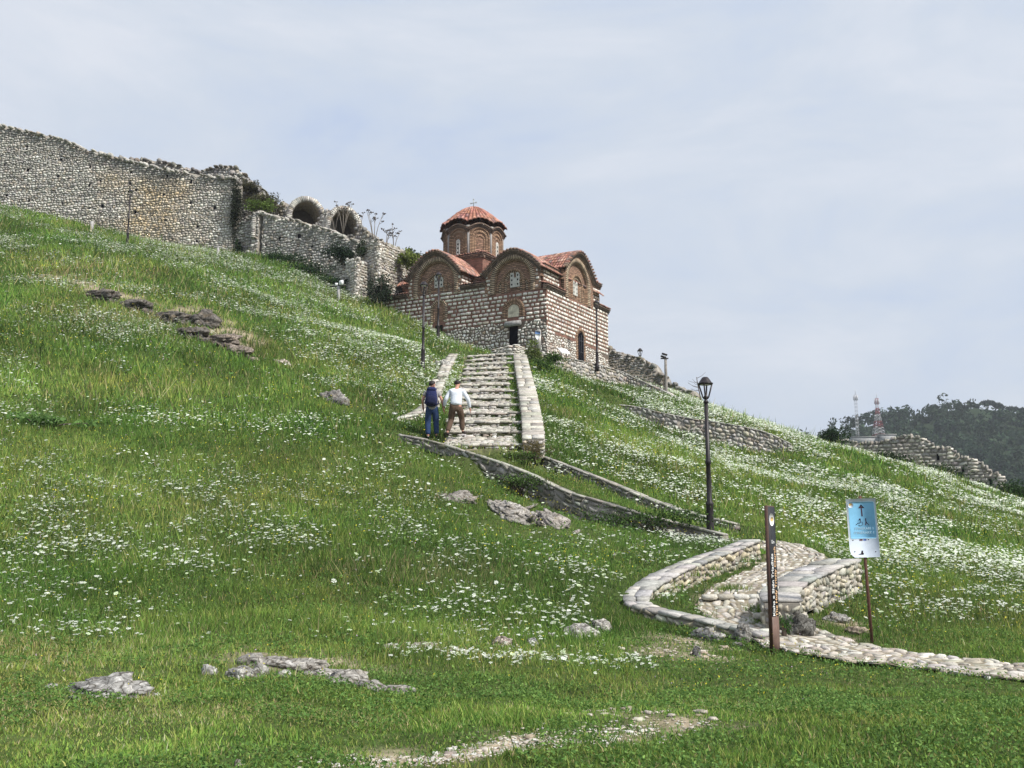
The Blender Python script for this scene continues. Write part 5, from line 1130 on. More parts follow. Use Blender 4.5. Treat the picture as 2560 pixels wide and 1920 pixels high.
# blue direction sign
g = on_ground(2181, 1611, 16.2); sg = empty('route_sign', g, R(-12)); sg.rotation_euler = (R(-1), R(-1.5), R(-12)); tag(sg, 'blue and white route sign with an upward arrow on a rusty steel post', 'sign')
m_rust = mat('rusty_steel', (.12, .058, .042), rough=.85, nscale=9); m_sw = mat('sign_white', (.56, .62, .70), rough=.9, spec=.1, nscale=5, namp=.12); m_sb = mat('sign_blue', (.20, .45, .66), rough=.9, spec=.1, nscale=4, namp=.12); m_ink = mat('faded_white', (.50, .68, .78))
mb = MB(); box(mb, (0, .03, 1.02), (.022, .022, 1.30)); mb.build('post', m_rust, sg)
W_, z0, z1 = .228, 1.345, 2.275
flat('board', [(-W_ + .07, z0), (W_, z0), (W_, z1), (W_ * .2, z1 + .003), (-W_, z1 - .002), (-W_, z0 + .12), (-W_ + .02, z0 + .05)], -.004, m_sw, sg, .008)
def rrect(x0, x1, a, b, r): return [(x + sx * r * math.cos(t), z + sz * r * math.sin(t)) for (x, z, sx, sz, rng) in ((x1 - r, b - r, 1, 1, (0, 1)), (x0 + r, b - r, -1, 1, (1, 0)), (x0 + r, a + r, -1, -1, (0, 1)), (x1 - r, a + r, 1, -1, (1, 0))) for t in np.linspace(rng[0] * math.pi / 2, rng[1] * math.pi / 2, 5)]
flat('frame_line', rrect(-.205, .205, z0 + .29, z1 - .045, .03), -.0055, m_ink, sg, .001); flat('blue_field', rrect(-.195, .195, z0 + .30, z1 - .055, .025), -.0075, m_sb, sg, .0015)
flat('arrow', [(-.008, 1.995), (.014, 1.995), (.010, 2.125), (.048, 2.125), (.0, 2.185), (-.048, 2.125), (-.008, 2.125)], -.0095, m_blackp, sg, .0015)
flat('emblem', circ(-.16, 2.175, .043), -.0095, m_sw, sg, .0015); flat('emblem_mark', [(-.187, 2.18), (-.175, 2.205), (-.15, 2.202), (-.137, 2.185), (-.15, 2.17), (-.175, 2.168)], -.0115, m_gold, sg)
mb = MB(); tube(mb, [(-.1, -.009, 1.865), (-.08, -.009, 1.875), (-.07, -.009, 1.89), (-.03, -.009, 1.892), (-.025, -.009, 1.935)], .0045, seg=5); tube(mb, [(-.025 + .035 * math.cos(t) - .005, -.009, 1.88 + .035 * math.sin(t)) for t in np.linspace(-2.6, 1.0, 12)], .003, seg=5); lathe(mb, [(.0, -.001), (.012, -.001), (.012, .001), (0, .001)], (-.035, -.009, 1.948)); box(mb, (-.035, -.009, 1.948), (.012, .002, .012), rnd=.3); mb.build('wheelchair_symbol', m_blackp, sg)
flat('walker_symbol', [(.045, 1.955), (.055, 1.965), (.062, 1.955), (.060, 1.93), (.064, 1.90), (.1, 1.853), (.094, 1.846), (.06, 1.885), (.05, 1.85), (.035, 1.852), (.048, 1.90)], -.0095, m_blackp, sg, .0015)
text('ITINERARI 1', .056, 'upper_lettering', m_ink, sg, (.02, -.0085, 1.798)); text('ITINERARY 1', .056, 'lower_lettering', m_ink, sg, (.015, -.0085, 1.732))
flat('red_flag', [(-.065, 1.61), (-.018, 1.61), (-.018, 1.636), (-.065, 1.636)], -.0065, mat('flag_red', (.16, .05, .06)), sg, .001); flat('blue_flag', [(-.005, 1.61), (.042, 1.61), (.042, 1.636), (-.005, 1.636)], -.0065, mat('flag_blue', (.09, .15, .42)), sg, .001)
for x, z in ((-.165, 1.62), (.07, 1.623), (-.15, 1.44), (.165, 1.43)): flat('small_logo', circ(x, z, .009, 6), -.0065, m_blackp, sg, .001)
flat('figure_mark', [(-.1, 1.395), (-.02, 1.39), (-.015, 1.41), (-.03, 1.425), (-.02, 1.45), (-.045, 1.455), (-.05, 1.435), (-.055, 1.41)], -.0065, m_blackp, sg, .001)

# small notice pieces by the church
g = P(1345, 884, 56.8); o = empty('information_sign', g - [0, 0, .25], R(-14)); tag(o, 'upright metal information panel with blue and white print by the church corner', 'information panel')
mb = MB(); box(mb, (0, .02, .78), (.17, .025, .80), (.5, .5, .5)); mb.build('panel', mat('brushed_metal', (.28, .27, .25), rough=.5, metal=.3, nscale=5), o)
mb = MB(); box(mb, (-.185, .02, .8), (.02, .03, .85)); mb.build('edge_post', m_metal, o)
flat('printed_blue', [(-.15, 1.38), (.15, 1.34), (.15, 1.5), (-.15, 1.54)], -.008, mat('print_blue', (.10, .18, .36)), o); flat('printed_white', [(-.15, 1.2), (-.03, 1.02), (.15, 1.28), (.15, 1.34), (-.15, 1.38)], -.008, m_white, o)
g = P(1410, 897, 58.6); o = empty('notice_board', g + [0, 0, .1], R(40)); tag(o, 'small white information board tilted back in front of the sunlit church wall', 'information board')
mb = MB(); boxes(mb, np.array([(0, 0, .35)]), (np.array([[1., 0, 0]]), np.array([[0, .72, .69]]), np.array([[0, -.69, .72]])), np.array([[.36, .26, .02]]), np.array([(.7, .7, .7)]), 0, 0); mb.build('board', m_white, o)
mb = MB(); tube(mb, [(-.2, 0, -.6), (-.2, 0, .33)], .025); tube(mb, [(.2, 0, -.6), (.2, 0, .33)], .025); mb.build('stand', m_metal, o)
# posts and floodlights
m_conc = mat('concrete_post', (.36, .35, .34), nscale=8)
for px, py, Y, h, w, lab in ((229, 580, 62, .75, .09, 'short grey concrete post below the fortress wall at the far left'), (545, 640, 64.5, .55, .07, 'short post with a small crossbar at the foot of the fortress corner')):
    g = on_ground(px, py, Y); o = empty('post', g); tag(o, lab, 'post'); mb = MB(); box(mb, (0, 0, h / 2 - .1), (w, w, h / 2 + .1), rnd=.03)
    if w < .08: box(mb, (-.03, 0, h + .03), (.26, .05, .035), rnd=.05)
    mb.build('post_body', m_conc, o)
g = on_ground(846, 752, 61.0); o = empty('floodlight_post', g, R(-20)); tag(o, 'concrete post with a crossbar carrying white floodlights in the flowers left of the church', 'floodlight')
mb = MB(); box(mb, (0, 0, .3), (.075, .075, .62), rnd=.05); mb.build('post_body', m_conc, o)
mb = MB(); box(mb, (-.05, 0, .93), (.55, .05, .03)); mb.build('crossbar', m_metal, o)
for x, z, s, yw in ((.18, 1.1, .15, -.5), (-.15, 1.03, .09, .3)):
    mb = MB(); box(mb, (x, -.03, z), (s, s * .5, s), yaw=yw, rnd=.08); mb.build('floodlight', m_white, o)
g = on_ground(1666, 992, 58.8); o = empty('floodlight_pole', g); tag(o, 'thick wooden pole with two dark floodlights on top right of the church', 'pole')
mb = MB(); lathe(mb, [(.105, -.4), (.10, 0), (.088, 1.4), (.075, 2.25), (0, 2.26)], seg=9); mb.build('pole', m_wood, o)
mb = MB(); tube(mb, [(-.16, 0, -.3), (-.12, 0, 1.3)], .03); mb.build('side_stake', m_bark, o)
mb = MB(); box(mb, (-.06, 0, 2.30), (.22, .1, .025)); mb.build('bracket', m_metal, o)
for x, z in ((-.12, 2.40), (-.05, 2.55)): mb = MB(); boxes(mb, np.array([(x, 0, z)]), (np.array([[.95, 0, -.3]]), np.array([[0, 1., 0]]), np.array([[.3, 0, .95]])), np.array([[.17, .1, .045]]), np.array([(.1, .1, .1)]), .1, 0); mb.build('floodlight', m_metal, o)
def bare_tree(px, py, Y, H, lean, label, seed, tw=8, r0=.05):
    g = on_ground(px, py, Y); o = empty('bare_sapling', g); tag(o, label, 'bare tree'); rg = np.random.default_rng(seed)
    mb = MB(); pts = [(lean * t * H + .04 * math.sin(t * 5), 0, t * H - .2) for t in np.linspace(0, 1, 8)]; tube(mb, pts, np.linspace(r0, r0 * .45, 8), seg=6); mb.build('trunk', m_bark, o)
    mb = MB()
    for k in range(tw):
        t = rg.uniform(.55, 1.0); b = np.array((lean * t * H, 0, t * H - .2)); d = np.array([rg.choice([-1, 1]) * rg.uniform(.3, .8), rg.uniform(-.3, .3), rg.uniform(.0, .5)]) * rg.uniform(.4, 1.0); tube(mb, [b, b + d * .5 + [0, 0, -.03], b + d + [0, 0, .06]], [.014, .01, .005], seg=4)
    mb.build('twigs', m_bark, o)
bare_tree(1752, 1013, 57.5, 1.95, -.085, 'thin leaning bare sapling behind the tall front lamp head', 3, 9, .045)
bare_tree(1652, 985, 59.5, .9, .0, 'stubby bare sapling with two forked twigs above the retaining wall', 5, 4, .04)
bare_tree(1634, 985, 59.6, 1.35, -.02, 'slim bare stem rising against the dark ruin', 6, 3, .03)

# masts on the far hill and the low building at their foot
def mast(px, py_top, py_bot, Y, wb, wt, bands, label, dishes):
    b = P(px, py_bot, Y); t = P(px, py_top, Y); H = t[2] - b[2]; o = empty('radio_mast', b); tag(o, label, 'radio mast', 'radio masts beside the pine wood')
    cols = {'r': mat('mast_red', (.30, .10, .11)) if 'mast_red' not in MATS else MATS['mast_red'], 'w': mat('mast_white', (.5, .5, .52)) if 'mast_white' not in MATS else MATS['mast_white']}
    n = len(bands); mb = MB()
    cor = lambda z: [np.array([sx, sy, 0]) * (wb + (wt - wb) * min(1, z / (H * .72))) / 2 + np.array([0, 0, z]) for sx, sy in ((1, 1), (-1, 1), (-1, -1), (1, -1))]
    for k, ch in enumerate(bands):
        mi = 0 if ch == 'r' else 1; a, c = k * H / n, (k + 1) * H / n; A_, C_ = cor(a), cor(c); r = .038 if wb > 2 else .022
        for q in range(4):
            tube(mb, [A_[q], C_[q]], r, seg=4, mi=mi); tube(mb, [A_[q], C_[(q + 1) % 4]], r * .8, seg=4, mi=mi); tube(mb, [A_[(q + 1) % 4], C_[q]], r * .8, seg=4, mi=mi); tube(mb, [C_[q], C_[(q + 1) % 4]], r * .8, seg=4, mi=mi)
    mb.build('lattice', [cols['r'], cols['w']], o)
    for x, z, s in dishes: mb = MB(); lathe(mb, [(0, 0), (s, .1), (s, .25), (0, .3)], (x, -.5, z), seg=12); q = mb.build('dish', m_white, o)
    mb = MB(); tube(mb, [(0, 0, H), (0, 0, H * 1.12)], .07, seg=4)
    for a in range(6): th = a * R(60); tube(mb, [(wt * .9 * math.cos(th), wt * .9 * math.sin(th), H * .86), (wt * .9 * math.cos(th), wt * .9 * math.sin(th), H * .97)], .13, seg=4)
    mb.build('antenna', cols['w'], o)
mast(2197, 996, 1094, 330, 3.3, .8, 'rwwrrwwrrwrr', 'red and white banded lattice mast, the right one', [(-1.1, 1.2, .55), (-.8, 3.3, .35), (-.9, 6.8, .35)])
mast(2144, 986, 1090, 345, .9, .7, 'wwwwwwwwwwww', 'slender pale grey lattice mast, the left one', [(-.4, 3.0, .3), (-.3, 4.2, .2)])
b = P(2190, 1108, 325); o = empty('mast_building', b); tag(o, 'low pale grey building at the foot of the banded mast', 'building')
mb = MB(); box(mb, (3.2, 0, 1.2), (2.4, 2, 1.25)); box(mb, (-3.6, 1, .9), (4.2, 2, .9)); mb.build('wall', mat('far_wall', (.34, .34, .34), nscale=1), o); mb = MB(); box(mb, (3.2, 0, 2.55), (2.7, 2.2, .1)); box(mb, (-3.6, 1, 1.9), (4.4, 2.2, .08)); mb.build('roof', m_conc, o)

# ------------------------------------------------------------------ people
def skin(name, nodes, edges, m, parent, root=0, sub=2):
    me = bpy.data.meshes.new(name); me.from_pydata([n[0] for n in nodes], edges, []); o = bpy.data.objects.new(name, me); scene.collection.objects.link(o)
    md = o.modifiers.new('Skin', 'SKIN'); md.use_smooth_shade = True
    for i, n in enumerate(nodes): me.skin_vertices[0].data[i].radius = n[1]; me.skin_vertices[0].data[i].use_root = (i == root)
    s = o.modifiers.new('Sub', 'SUBSURF'); s.levels = sub; s.render_levels = sub
    bpy.context.view_layer.update(); ev = bpy.data.meshes.new_from_object(o.evaluated_get(bpy.context.evaluated_depsgraph_get())); o.modifiers.clear(); o.data = ev; ev.name = name
    ev.materials.clear(); ev.materials.append(m); ev.polygons.foreach_set('use_smooth', np.ones(len(ev.polygons), bool)); bpy.data.meshes.remove(me); o.parent = parent; return o
def person(loc, yaw, lean, J, label, mats, sleeve, headturn=0.0, scale=1.0):
    """J: joint positions (x right, y ahead, z up) for both sides"""
    o = empty('person', loc, yaw); o.scale = (scale * 1.1, scale * 1.1, scale * 1.04); tag(o, label, 'person')
    def L(p):  # lean the upper body forward above the hips
        x, y, z = p; d = z - .95
        return (x, y + d * math.sin(lean), .95 + d * math.cos(lean)) if d > 0 else (x, y, z)
    tor = [((0, 0, .93), (.15, .115)), (L((0, .0, 1.10)), (.135, .105)), (L((0, .0, 1.30)), (.165, .115)), (L((0, .0, 1.43)), (.14, .09)), (L((0, .01, 1.50)), (.055, .055)), (L((0, .03, 1.56)), (.052, .055))]
    hc = np.array(L((0, .05, 1.655))); ch, sh = math.cos(headturn), math.sin(headturn)
    hd = lambda x, y, z: tuple(hc + np.array([x * ch + y * sh, -x * sh + y * ch, z]))
    nodes = list(tor); edges = [(0, 1), (1, 2), (2, 3), (3, 4), (4, 5)]
    nodes += [(hd(0, 0, 0), (.078, .092)), (hd(0, -.005, .085), (.06, .07)), (hd(0, .098, -.02), (.013, .016)), (hd(.08, 0, -.01), (.016, .022)), (hd(-.08, 0, -.01), (.016, .022)), (hd(0, .045, -.075), (.045, .04))]
    edges += [(5, 6), (6, 7), (6, 8), (6, 9), (6, 10), (6, 11)]
    for sgn, s in ((-1, 'L'), (1, 'R')):
        b = len(nodes); j = J[s]; sh_, el, wr = np.array(L((sgn * .175, 0, 1.42))), np.array(j['el']), np.array(j['wr']); d = (wr - el) / np.linalg.norm(wr - el); hand = wr + d * .065
        nodes += [(tuple(sh_), (.055, .055)), (tuple((sh_ + el) / 2), (.046, .046)), (tuple(el), (.038, .038)), (tuple((el + wr) / 2), (.034, .034)), (tuple(wr), (.024, .028)), (tuple(hand), (.022, .036))]
        edges += [(3, b), (b, b + 1), (b + 1, b + 2), (b + 2, b + 3), (b + 3, b + 4), (b + 4, b + 5)]
        side = np.array([0, 1., 0]); fw = side * .9 - d * np.dot(side, d)
        for k in range(4):
            c = hand + fw * (.027 - k * .018) + d * .03; l = (.072, .08, .074, .058)[k]; q = len(nodes); curl = np.array([-sgn, 0, 0]) * .02
            nodes += [(tuple(c), (.009, .009)), (tuple(c + d * l * .55), (.0085, .0085)), (tuple(c + d * l + curl), (.007, .007))]; edges += [(b + 5, q), (q, q + 1), (q + 1, q + 2)]
        q = len(nodes); c = hand + fw * .035 - d * .02; nodes += [(tuple(c), (.011, .011)), (tuple(c + d * .045 + fw * .02), (.009, .009))]; edges += [(b + 5, q), (q, q + 1)]
        b = len(nodes); hp, kn, an, to = (np.array(j[k]) for k in ('hip', 'kn', 'an', 'toe'))
        nodes += [(tuple(hp), (.085, .09)), (tuple((hp + kn) / 2), (.075, .078)), (tuple(kn), (.055, .06)), (tuple(kn * .6 + an * .4), (.055, .058)), (tuple(an), (.034, .036)), (tuple(an * .5 + to * .5), (.022, .02))]
        edges += [(0, b), (b, b + 1), (b + 1, b + 2), (b + 2, b + 3), (b + 3, b + 4), (b + 4, b + 5)]
    skin('body', nodes, edges, mats['skin'], o)
    # hair
    v, f = ico(3); p = v * np.array([.094, .108, .102]); keep = (v[:, 2] > -.15) | (v[:, 1] < -.15); keep &= ~((v[:, 1] > .45) & (v[:, 2] < .45)); keep &= v[:, 2] > -.62
    mb = MB(); fk = f[keep[f].all(1)]; pj = p * (1 + .05 * np.sin(v[:, :1] * 23 + v[:, 1:2] * 31)); pj = np.stack([pj[:, 0] * ch + pj[:, 1] * sh, -pj[:, 0] * sh + pj[:, 1] * ch, pj[:, 2]], 1) + hc + np.array([0, -.004, .03]); mb.add(pj, fk); mb.build('hair', mats['hair'], o, smooth=True)
    g = .018; nodes = [((0, -.01, .90 if sleeve == 'long' else .82), (.16 + g, .13 + g)), (L((0, 0, 1.02)), (.158 + g, .125 + g)), (L((0, 0, 1.15)), (.158 + g, .12 + g)), (L((0, 0, 1.30)), (.18 + g, .128 + g)), (L((0, 0, 1.43)), (.15 + g, .10 + g)), (L((0, .0, 1.50)), (.066, .066))]; edges = [(0, 1), (1, 2), (2, 3), (3, 4), (4, 5)]
    for sgn, s in ((-1, 'L'), (1, 'R')):
        b = len(nodes); j = J[s]; sh_, el, wr = np.array(L((sgn * .178, 0, 1.41))), np.array(j['el']), np.array(j['wr'])
        if sleeve == 'long': nodes += [(tuple(sh_), (.075, .078)), (tuple((sh_ + el) / 2), (.072, .07)), (tuple(el), (.064, .062)), (tuple((el + wr) / 2), (.058, .056)), (tuple(wr), (.045, .045))]; edges += [(4, b)] + [(b + i, b + i + 1) for i in range(4)]
        else: nodes += [(tuple(sh_), (.072, .075)), (tuple(sh_ * .45 + el * .55), (.062, .062))]; edges += [(4, b), (b, b + 1)]
    skin('jacket' if sleeve == 'long' else 't_shirt', nodes, edges, mats['top'], o)
    nodes = [(L((0, 0, 1.08)), (.155, .12)), ((0, -.01, .90), (.165, .135))]; edges = [(0, 1)]
    for s in 'LR':
        j = J[s]; b = len(nodes); hp, kn, an = (np.array(j[k]) for k in ('hip', 'kn', 'an'))
        nodes += [(tuple(hp + [0, 0, -.04]), (.112, .118)), (tuple((hp + kn) / 2), (.105, .108)), (tuple(kn), (.085, .088)), (tuple((kn + an) / 2), (.08, .082)), (tuple(an * .93 + kn * .07), (.066, .07))]; edges += [(1, b)] + [(b + i, b + i + 1) for i in range(4)]
    skin('trousers', nodes, edges, mats['leg'], o)
    for s in 'LR':
        j = J[s]; an, to = np.array(j['an']), np.array(j['toe']); heel = an + np.array([0, -.04, -.045]); skin('shoe', [(tuple(an + [0, 0, .02]), (.05, .05)), (tuple(an + [0, 0, -.04]), (.046, .04)), (tuple((an + to) / 2 + [0, 0, -.02]), (.045, .034)), (tuple(to + [0, 0, -.01]), (.042, .028)), (tuple(heel), (.038, .034))], [(0, 1), (1, 2), (2, 3), (1, 4)], mats['shoe'], o, 1, 1)
    return o
m_skin = mat('skin', (.50, .27, .20), rough=.6, nscale=5, namp=.08); m_hair = mat('dark_hair', (.018, .013, .011), rough=.6, nscale=30, namp=.4)
clo = lambda n, c, b=.5: mat(n, c, rough=.95, nscale=4, namp=.14, bump=b, bscale=9)
J1 = {'L': dict(el=(-.27, -.03, 1.17), wr=(-.25, .10, .95), hip=(-.09, 0, .90), kn=(-.11, .06, .50), an=(-.10, -.05, .09), toe=(-.12, .09, .04)),
      'R': dict(el=(.285, -.04, 1.16), wr=(.33, .02, .90), hip=(.09, 0, .90), kn=(.12, .10, .52), an=(.14, .06, .12), toe=(.17, .2, .07))}
g1_ = on_ground(1079, 1098, 31.6)
p1 = person(g1_ + np.array([0, 0, .0]), R(4), .05, J1, 'person with dark hair in grey t-shirt and blue jeans, left of the two walkers', dict(skin=m_skin, hair=m_hair, top=clo('grey_cotton', (.30, .285, .28)), leg=clo('denim', (.022, .045, .115)), shoe=clo('dark_shoe', (.02, .02, .025))), 'short', headturn=R(58), scale=1.0)
bp = empty('backpack', g1_ + np.array([0, -.13, 0.0]), R(4)); bp.scale = (1.1, 1.1, 1.04); tag(bp, 'navy blue backpack worn by the left walker in the grey t-shirt', 'backpack')
m_navy = clo('navy_nylon', (.018, .024, .085))
import bmesh
def soft_box(name, half, loc, m, parent, taper=.8, lv=2):
    bm = bmesh.new(); bmesh.ops.create_cube(bm, size=2)
    for v in bm.verts: k = taper if v.co.z > 0 else 1.0; v.co = Vector((v.co.x * half[0] * k, v.co.y * half[1] * k, v.co.z * half[2]))
    bmesh.ops.subdivide_edges(bm, edges=bm.edges[:], cuts=2, use_grid_fill=True)
    bmesh.ops.smooth_vert(bm, verts=bm.verts[:], factor=.6, use_axis_x=True, use_axis_y=True, use_axis_z=True)
    bmesh.ops.smooth_vert(bm, verts=bm.verts[:], factor=.4, use_axis_x=True, use_axis_y=True, use_axis_z=True)
    me = bpy.data.meshes.new(name); bm.to_mesh(me); bm.free(); o = bpy.data.objects.new(name, me); scene.collection.objects.link(o); o.parent = parent; o.location = loc; me.materials.append(m)
    me.polygons.foreach_set('use_smooth', np.ones(len(me.polygons), bool)); return o
soft_box('pack_body', (.19, .13, .29), (-.01, -.10, 1.24), m_navy, bp, .75); soft_box('front_pocket', (.15, .07, .14), (-.01, -.20, 1.13), clo('navy_nylon_dark', (.012, .015, .05)), bp, .8); soft_box('lid', (.14, .12, .06), (-.01, -.10, 1.48), m_navy, bp, .8)
mb = MB()
for sx in (-1, 1): tube(mb, [(sx * .1, -.03, 1.42), (sx * .12, .07, 1.53), (sx * .12, .2, 1.45), (sx * .15, .24, 1.28), (sx * .2, .12, 1.08), (sx * .15, -.03, 1.04)], .018, seg=6)
mb.build('strap', m_navy, bp)
J2 = {'L': dict(el=(-.30, .06, 1.14), wr=(-.36, .16, .93), hip=(-.09, 0, .90), kn=(-.15, .12, .52), an=(-.22, -.10, .12), toe=(-.21, .04, .05)),
      'R': dict(el=(.33, .10, 1.13), wr=(.37, .20, .88), hip=(.09, 0, .90), kn=(.14, .22, .56), an=(.16, .22, .19), toe=(.24, .36, .15))}
g2_ = P(1139, 1092, 31.9)
p2 = person(g2_, R(-6), .30, J2, 'person in white jacket and brown trousers leaning forward, right of the two walkers', dict(skin=m_skin, hair=m_hair, top=clo('white_cotton', (.66, .70, .76), .7), leg=clo('brown_cotton', (.105, .068, .048)), shoe=clo('brown_boot', (.03, .022, .02))), 'long', headturn=R(25))

# ------------------------------------------------------------------ shrubs, ivy, dry stalks
def bush(name, label, cat, c, r, n, col, leaf, stems=True, flat_=1.0, group=None):
    o = empty(name, c); tag(o, label, cat, group); r = np.array(r, float)
    mb = MB(); k = max(3, n // 40); lc = RNG.normal(0, .45, (k, 3)); w = RNG.integers(0, k, n); d = RNG.normal(0, 1, (n, 3)); d /= np.linalg.norm(d, axis=1)[:, None]
    p = (lc[w] + d * RNG.uniform(.2, .5, (n, 1))) * r + [0, 0, r[2] * .7]; cc = np.array(col)[None] * RNG.uniform(.65, 1.4, (k, 1))[w]; leaves(mb, p, d, leaf, cc); mb.build('foliage', m_leaf, o)
    if stems:
        mb = MB()
        for q in range(7): e = lc[q % k] * r + [0, 0, r[2] * .8]; tube(mb, [(e[0] * .1, e[1] * .1, -.2), tuple(e * .5), tuple(e)], [.03, .02, .008], seg=4)
        mb.build('stem', m_bark, o)
    return o
DG = (.030, .055, .020); YG = (.13, .17, .04); MG = (.055, .10, .025)
bush('ivy', 'dark ivy column hanging down the corner of the ochre patched fortress wall', 'ivy', P(588, 560, 69.7), (.38, .3, 1.9), 2600, (.028, .036, .02), .07)
bush('shrub', 'brown green scrub covering the mound left of the two vaults', 'shrub', P(655, 522, 70.8), (1.35, .6, .62), 3000, (.085, .085, .04), .065)
bush('shrub', 'bright green shrub on top of the mound above the grey ruin wall', 'shrub', P(652, 530, 69.6), (1.0, .5, .55), 1200, (.10, .15, .03), .07)
bush('shrub', 'dry grassy scrub on the upper shoulder of the mound', 'shrub', P(618, 478, 72), (.9, .4, .4), 1400, (.075, .07, .035), .08)
bush('shrub', 'dark green shrub growing out of the middle of the grey ruin wall', 'shrub', P(852, 648, 66.2), (.85, .35, .55), 2000, (.02, .042, .018), .07)
bush('shrub', 'small dark shrub at the top of the ruin wall right of the big one', 'shrub', P(905, 632, 65.8), (.4, .3, .5), 500, (.03, .05, .02), .06)
bush('shrub', 'yellow green leafy shrub between the ruined tower and the left church gable', 'shrub', P(1020, 668, 66.8), (.75, .5, .6), 1300, (.16, .20, .05), .085)
bush('shrub', 'dark bush in the gap above the yellow green shrub', 'shrub', P(1026, 655, 68.5), (.7, .4, .6), 900, DG, .08)
bush('shrub', 'dark grey green bush at the left end of the church wall', 'shrub', P(950, 752, 63.4), (.75, .6, .9), 1800, (.035, .05, .03), .08)
bush('shrub', 'weeds growing in the small dark ruin doorway', 'shrub', P(597, 632, 69.6), (.3, .2, .6), 500, (.025, .05, .02), .06)
bush('shrub', 'green shrub at the church corner above the retaining wall', 'shrub', P(1372, 908, 57.0), (.8, .4, .35), 1200, (.075, .13, .03), .07)
bush('shrub', 'yellowish weeds at the foot of the information panel', 'shrub', P(1338, 905, 56.2), (.55, .4, .6), 1100, YG, .06)
bush('shrub', 'green weeds on the slope below the information panel', 'shrub', P(1350, 940, 53), (.9, .5, .6), 1500, (.05, .095, .02), .06)
bush('shrub', 'reddish weed tangle at the bottom end of the stair wall', 'shrub', P(1335, 1140, 30.4), (.35, .3, .25), 800, (.12, .10, .04), .03)
bush('shrub', 'dark green hedge of weeds at the foot of the stair', 'shrub', P(1285, 1150, 30.2), (.7, .3, .14), 900, (.08, .13, .03), .035)
bush('shrub', 'leafy weeds hanging over the near ramp wall left of the front lamp', 'shrub', P(1640, 1318, 26.3), (1.4, .3, .28), 2200, MG, .035)
bush('shrub', 'leafy weeds on the near ramp wall below the stair foot', 'shrub', P(1300, 1212, 28.5), (.9, .3, .2), 1000, (.07, .12, .03), .035)
bush('shrub', 'leafy weed beside the dark signpost in front of the bent wall', 'shrub', P(1962, 1590, 16.9), (.12, .12, .18), 420, (.06, .13, .03), .018)
bush('shrub', 'pale green leafy plant on the slope at the left picture edge', 'shrub', on_ground(95, 1062, 27), (1.1, .7, .18), 420, (.12, .22, .06), .08)
bush('shrub', 'dark shrub on the ridge left of the stepped ruin', 'shrub', P(2075, 1103, 59.5), (.9, .5, .45), 1300, (.02, .042, .015), .07)
bush('shrub', 'dark bramble at the foot of the stepped ruin, upper part', 'shrub', P(2225, 1166, 58.3), (1.6, .6, .45), 2200, (.025, .045, .018), .07)
bush('shrub', 'dark bramble along the foot of the stepped ruin, middle part', 'shrub', P(2330, 1204, 58.0), (1.8, .6, .5), 2400, (.025, .045, .018), .07)
bush('shrub', 'dark bramble along the foot of the stepped ruin, lower part', 'shrub', P(2440, 1242, 57.8), (1.6, .6, .5), 2200, (.022, .05, .018), .07)
bush('shrub', 'dark green bushes at the right picture edge beyond the crest', 'shrub', P(2545, 1252, 57.5), (1.3, .7, .6), 2000, (.035, .07, .02), .08)
for k, (px, py, Y, w, lab) in enumerate([(700, 655, 65.5, 1.6, 'dark nettles along the foot of the ruin wall, left stretch'), (760, 682, 64.8, 1.6, 'dark nettles along the foot of the ruin wall, middle stretch'), (825, 715, 63.8, 1.3, 'dark nettles along the foot of the ruin wall, right stretch')]):
    bush('nettle_patch', lab, 'nettles', on_ground(px, py, Y), (w, .5, .38), 1900, (.025, .055, .02), .06, group='nettles along the ruin wall')
def dry_plant(px, py, Y, H, label, seed, n=3):
    b = P(px, py, Y); o = empty('dry_stalk_plant', b); tag(o, label, 'dry plant', 'tall dry umbel stalks on the ruins'); rg = np.random.default_rng(seed); mb = MB(); m2 = MB()
    for k in range(n):
        x = rg.uniform(-.28, .28) * H; h = H * rg.uniform(.55, 1.0); pts = [(0, 0, -.3), (x * .45, 0, h * .5), (x, 0, h)]; tube(mb, pts, [.028, .022, .014], seg=5); heads = [(x, 0, h)]
        for q in range(2): t = rg.uniform(.5, .85); a = np.array((x * t, 0, h * t)); e = a + [rg.uniform(-.3, .3), 0, rg.uniform(.15, .35)]; tube(mb, [a, e], [.014, .01], seg=4); heads.append(tuple(e))
        for h_ in heads:
            for q in range(5): a = rg.uniform(0, 6.28); e = np.array(h_) + [math.cos(a) * .09, math.sin(a) * .09, rg.uniform(.0, .07)]; tube(m2, [h_, e], .008, seg=3); box(m2, e, (.035, .035, .022), rnd=.3, jit=.1)
    mb.build('stem', mat('dry_stem', (.22, .19, .16)) if 'dry_stem' not in MATS else MATS['dry_stem'], o); m2.build('seed_head', m_bark, o)
for k, a in enumerate([(838, 572, 68.4, 1.9, 'leftmost tall dry stalk plant in front of the right vault', 2), (858, 575, 68.2, 2.3, 'dense dry stalk plant rising from the middle of the right vault', 5), (900, 572, 68.2, 1.2, 'short dry stalk plant at the right edge of the right vault', 2),
        (935, 600, 66.5, 2.5, 'tallest dry stalk plant above the ruined tower corner', 4), (965, 612, 66.6, 1.0, 'bushy dry stalk plant just right of the ruined tower corner', 3), (985, 618, 67.4, 1.6, 'last dry stalk plant to the right on the ruined tower wall', 3), (762, 600, 70.2, .5, 'small dry plant in the left vault', 2)]):
    dry_plant(a[0], a[1], a[2], a[3], a[4], k + 3, a[5])

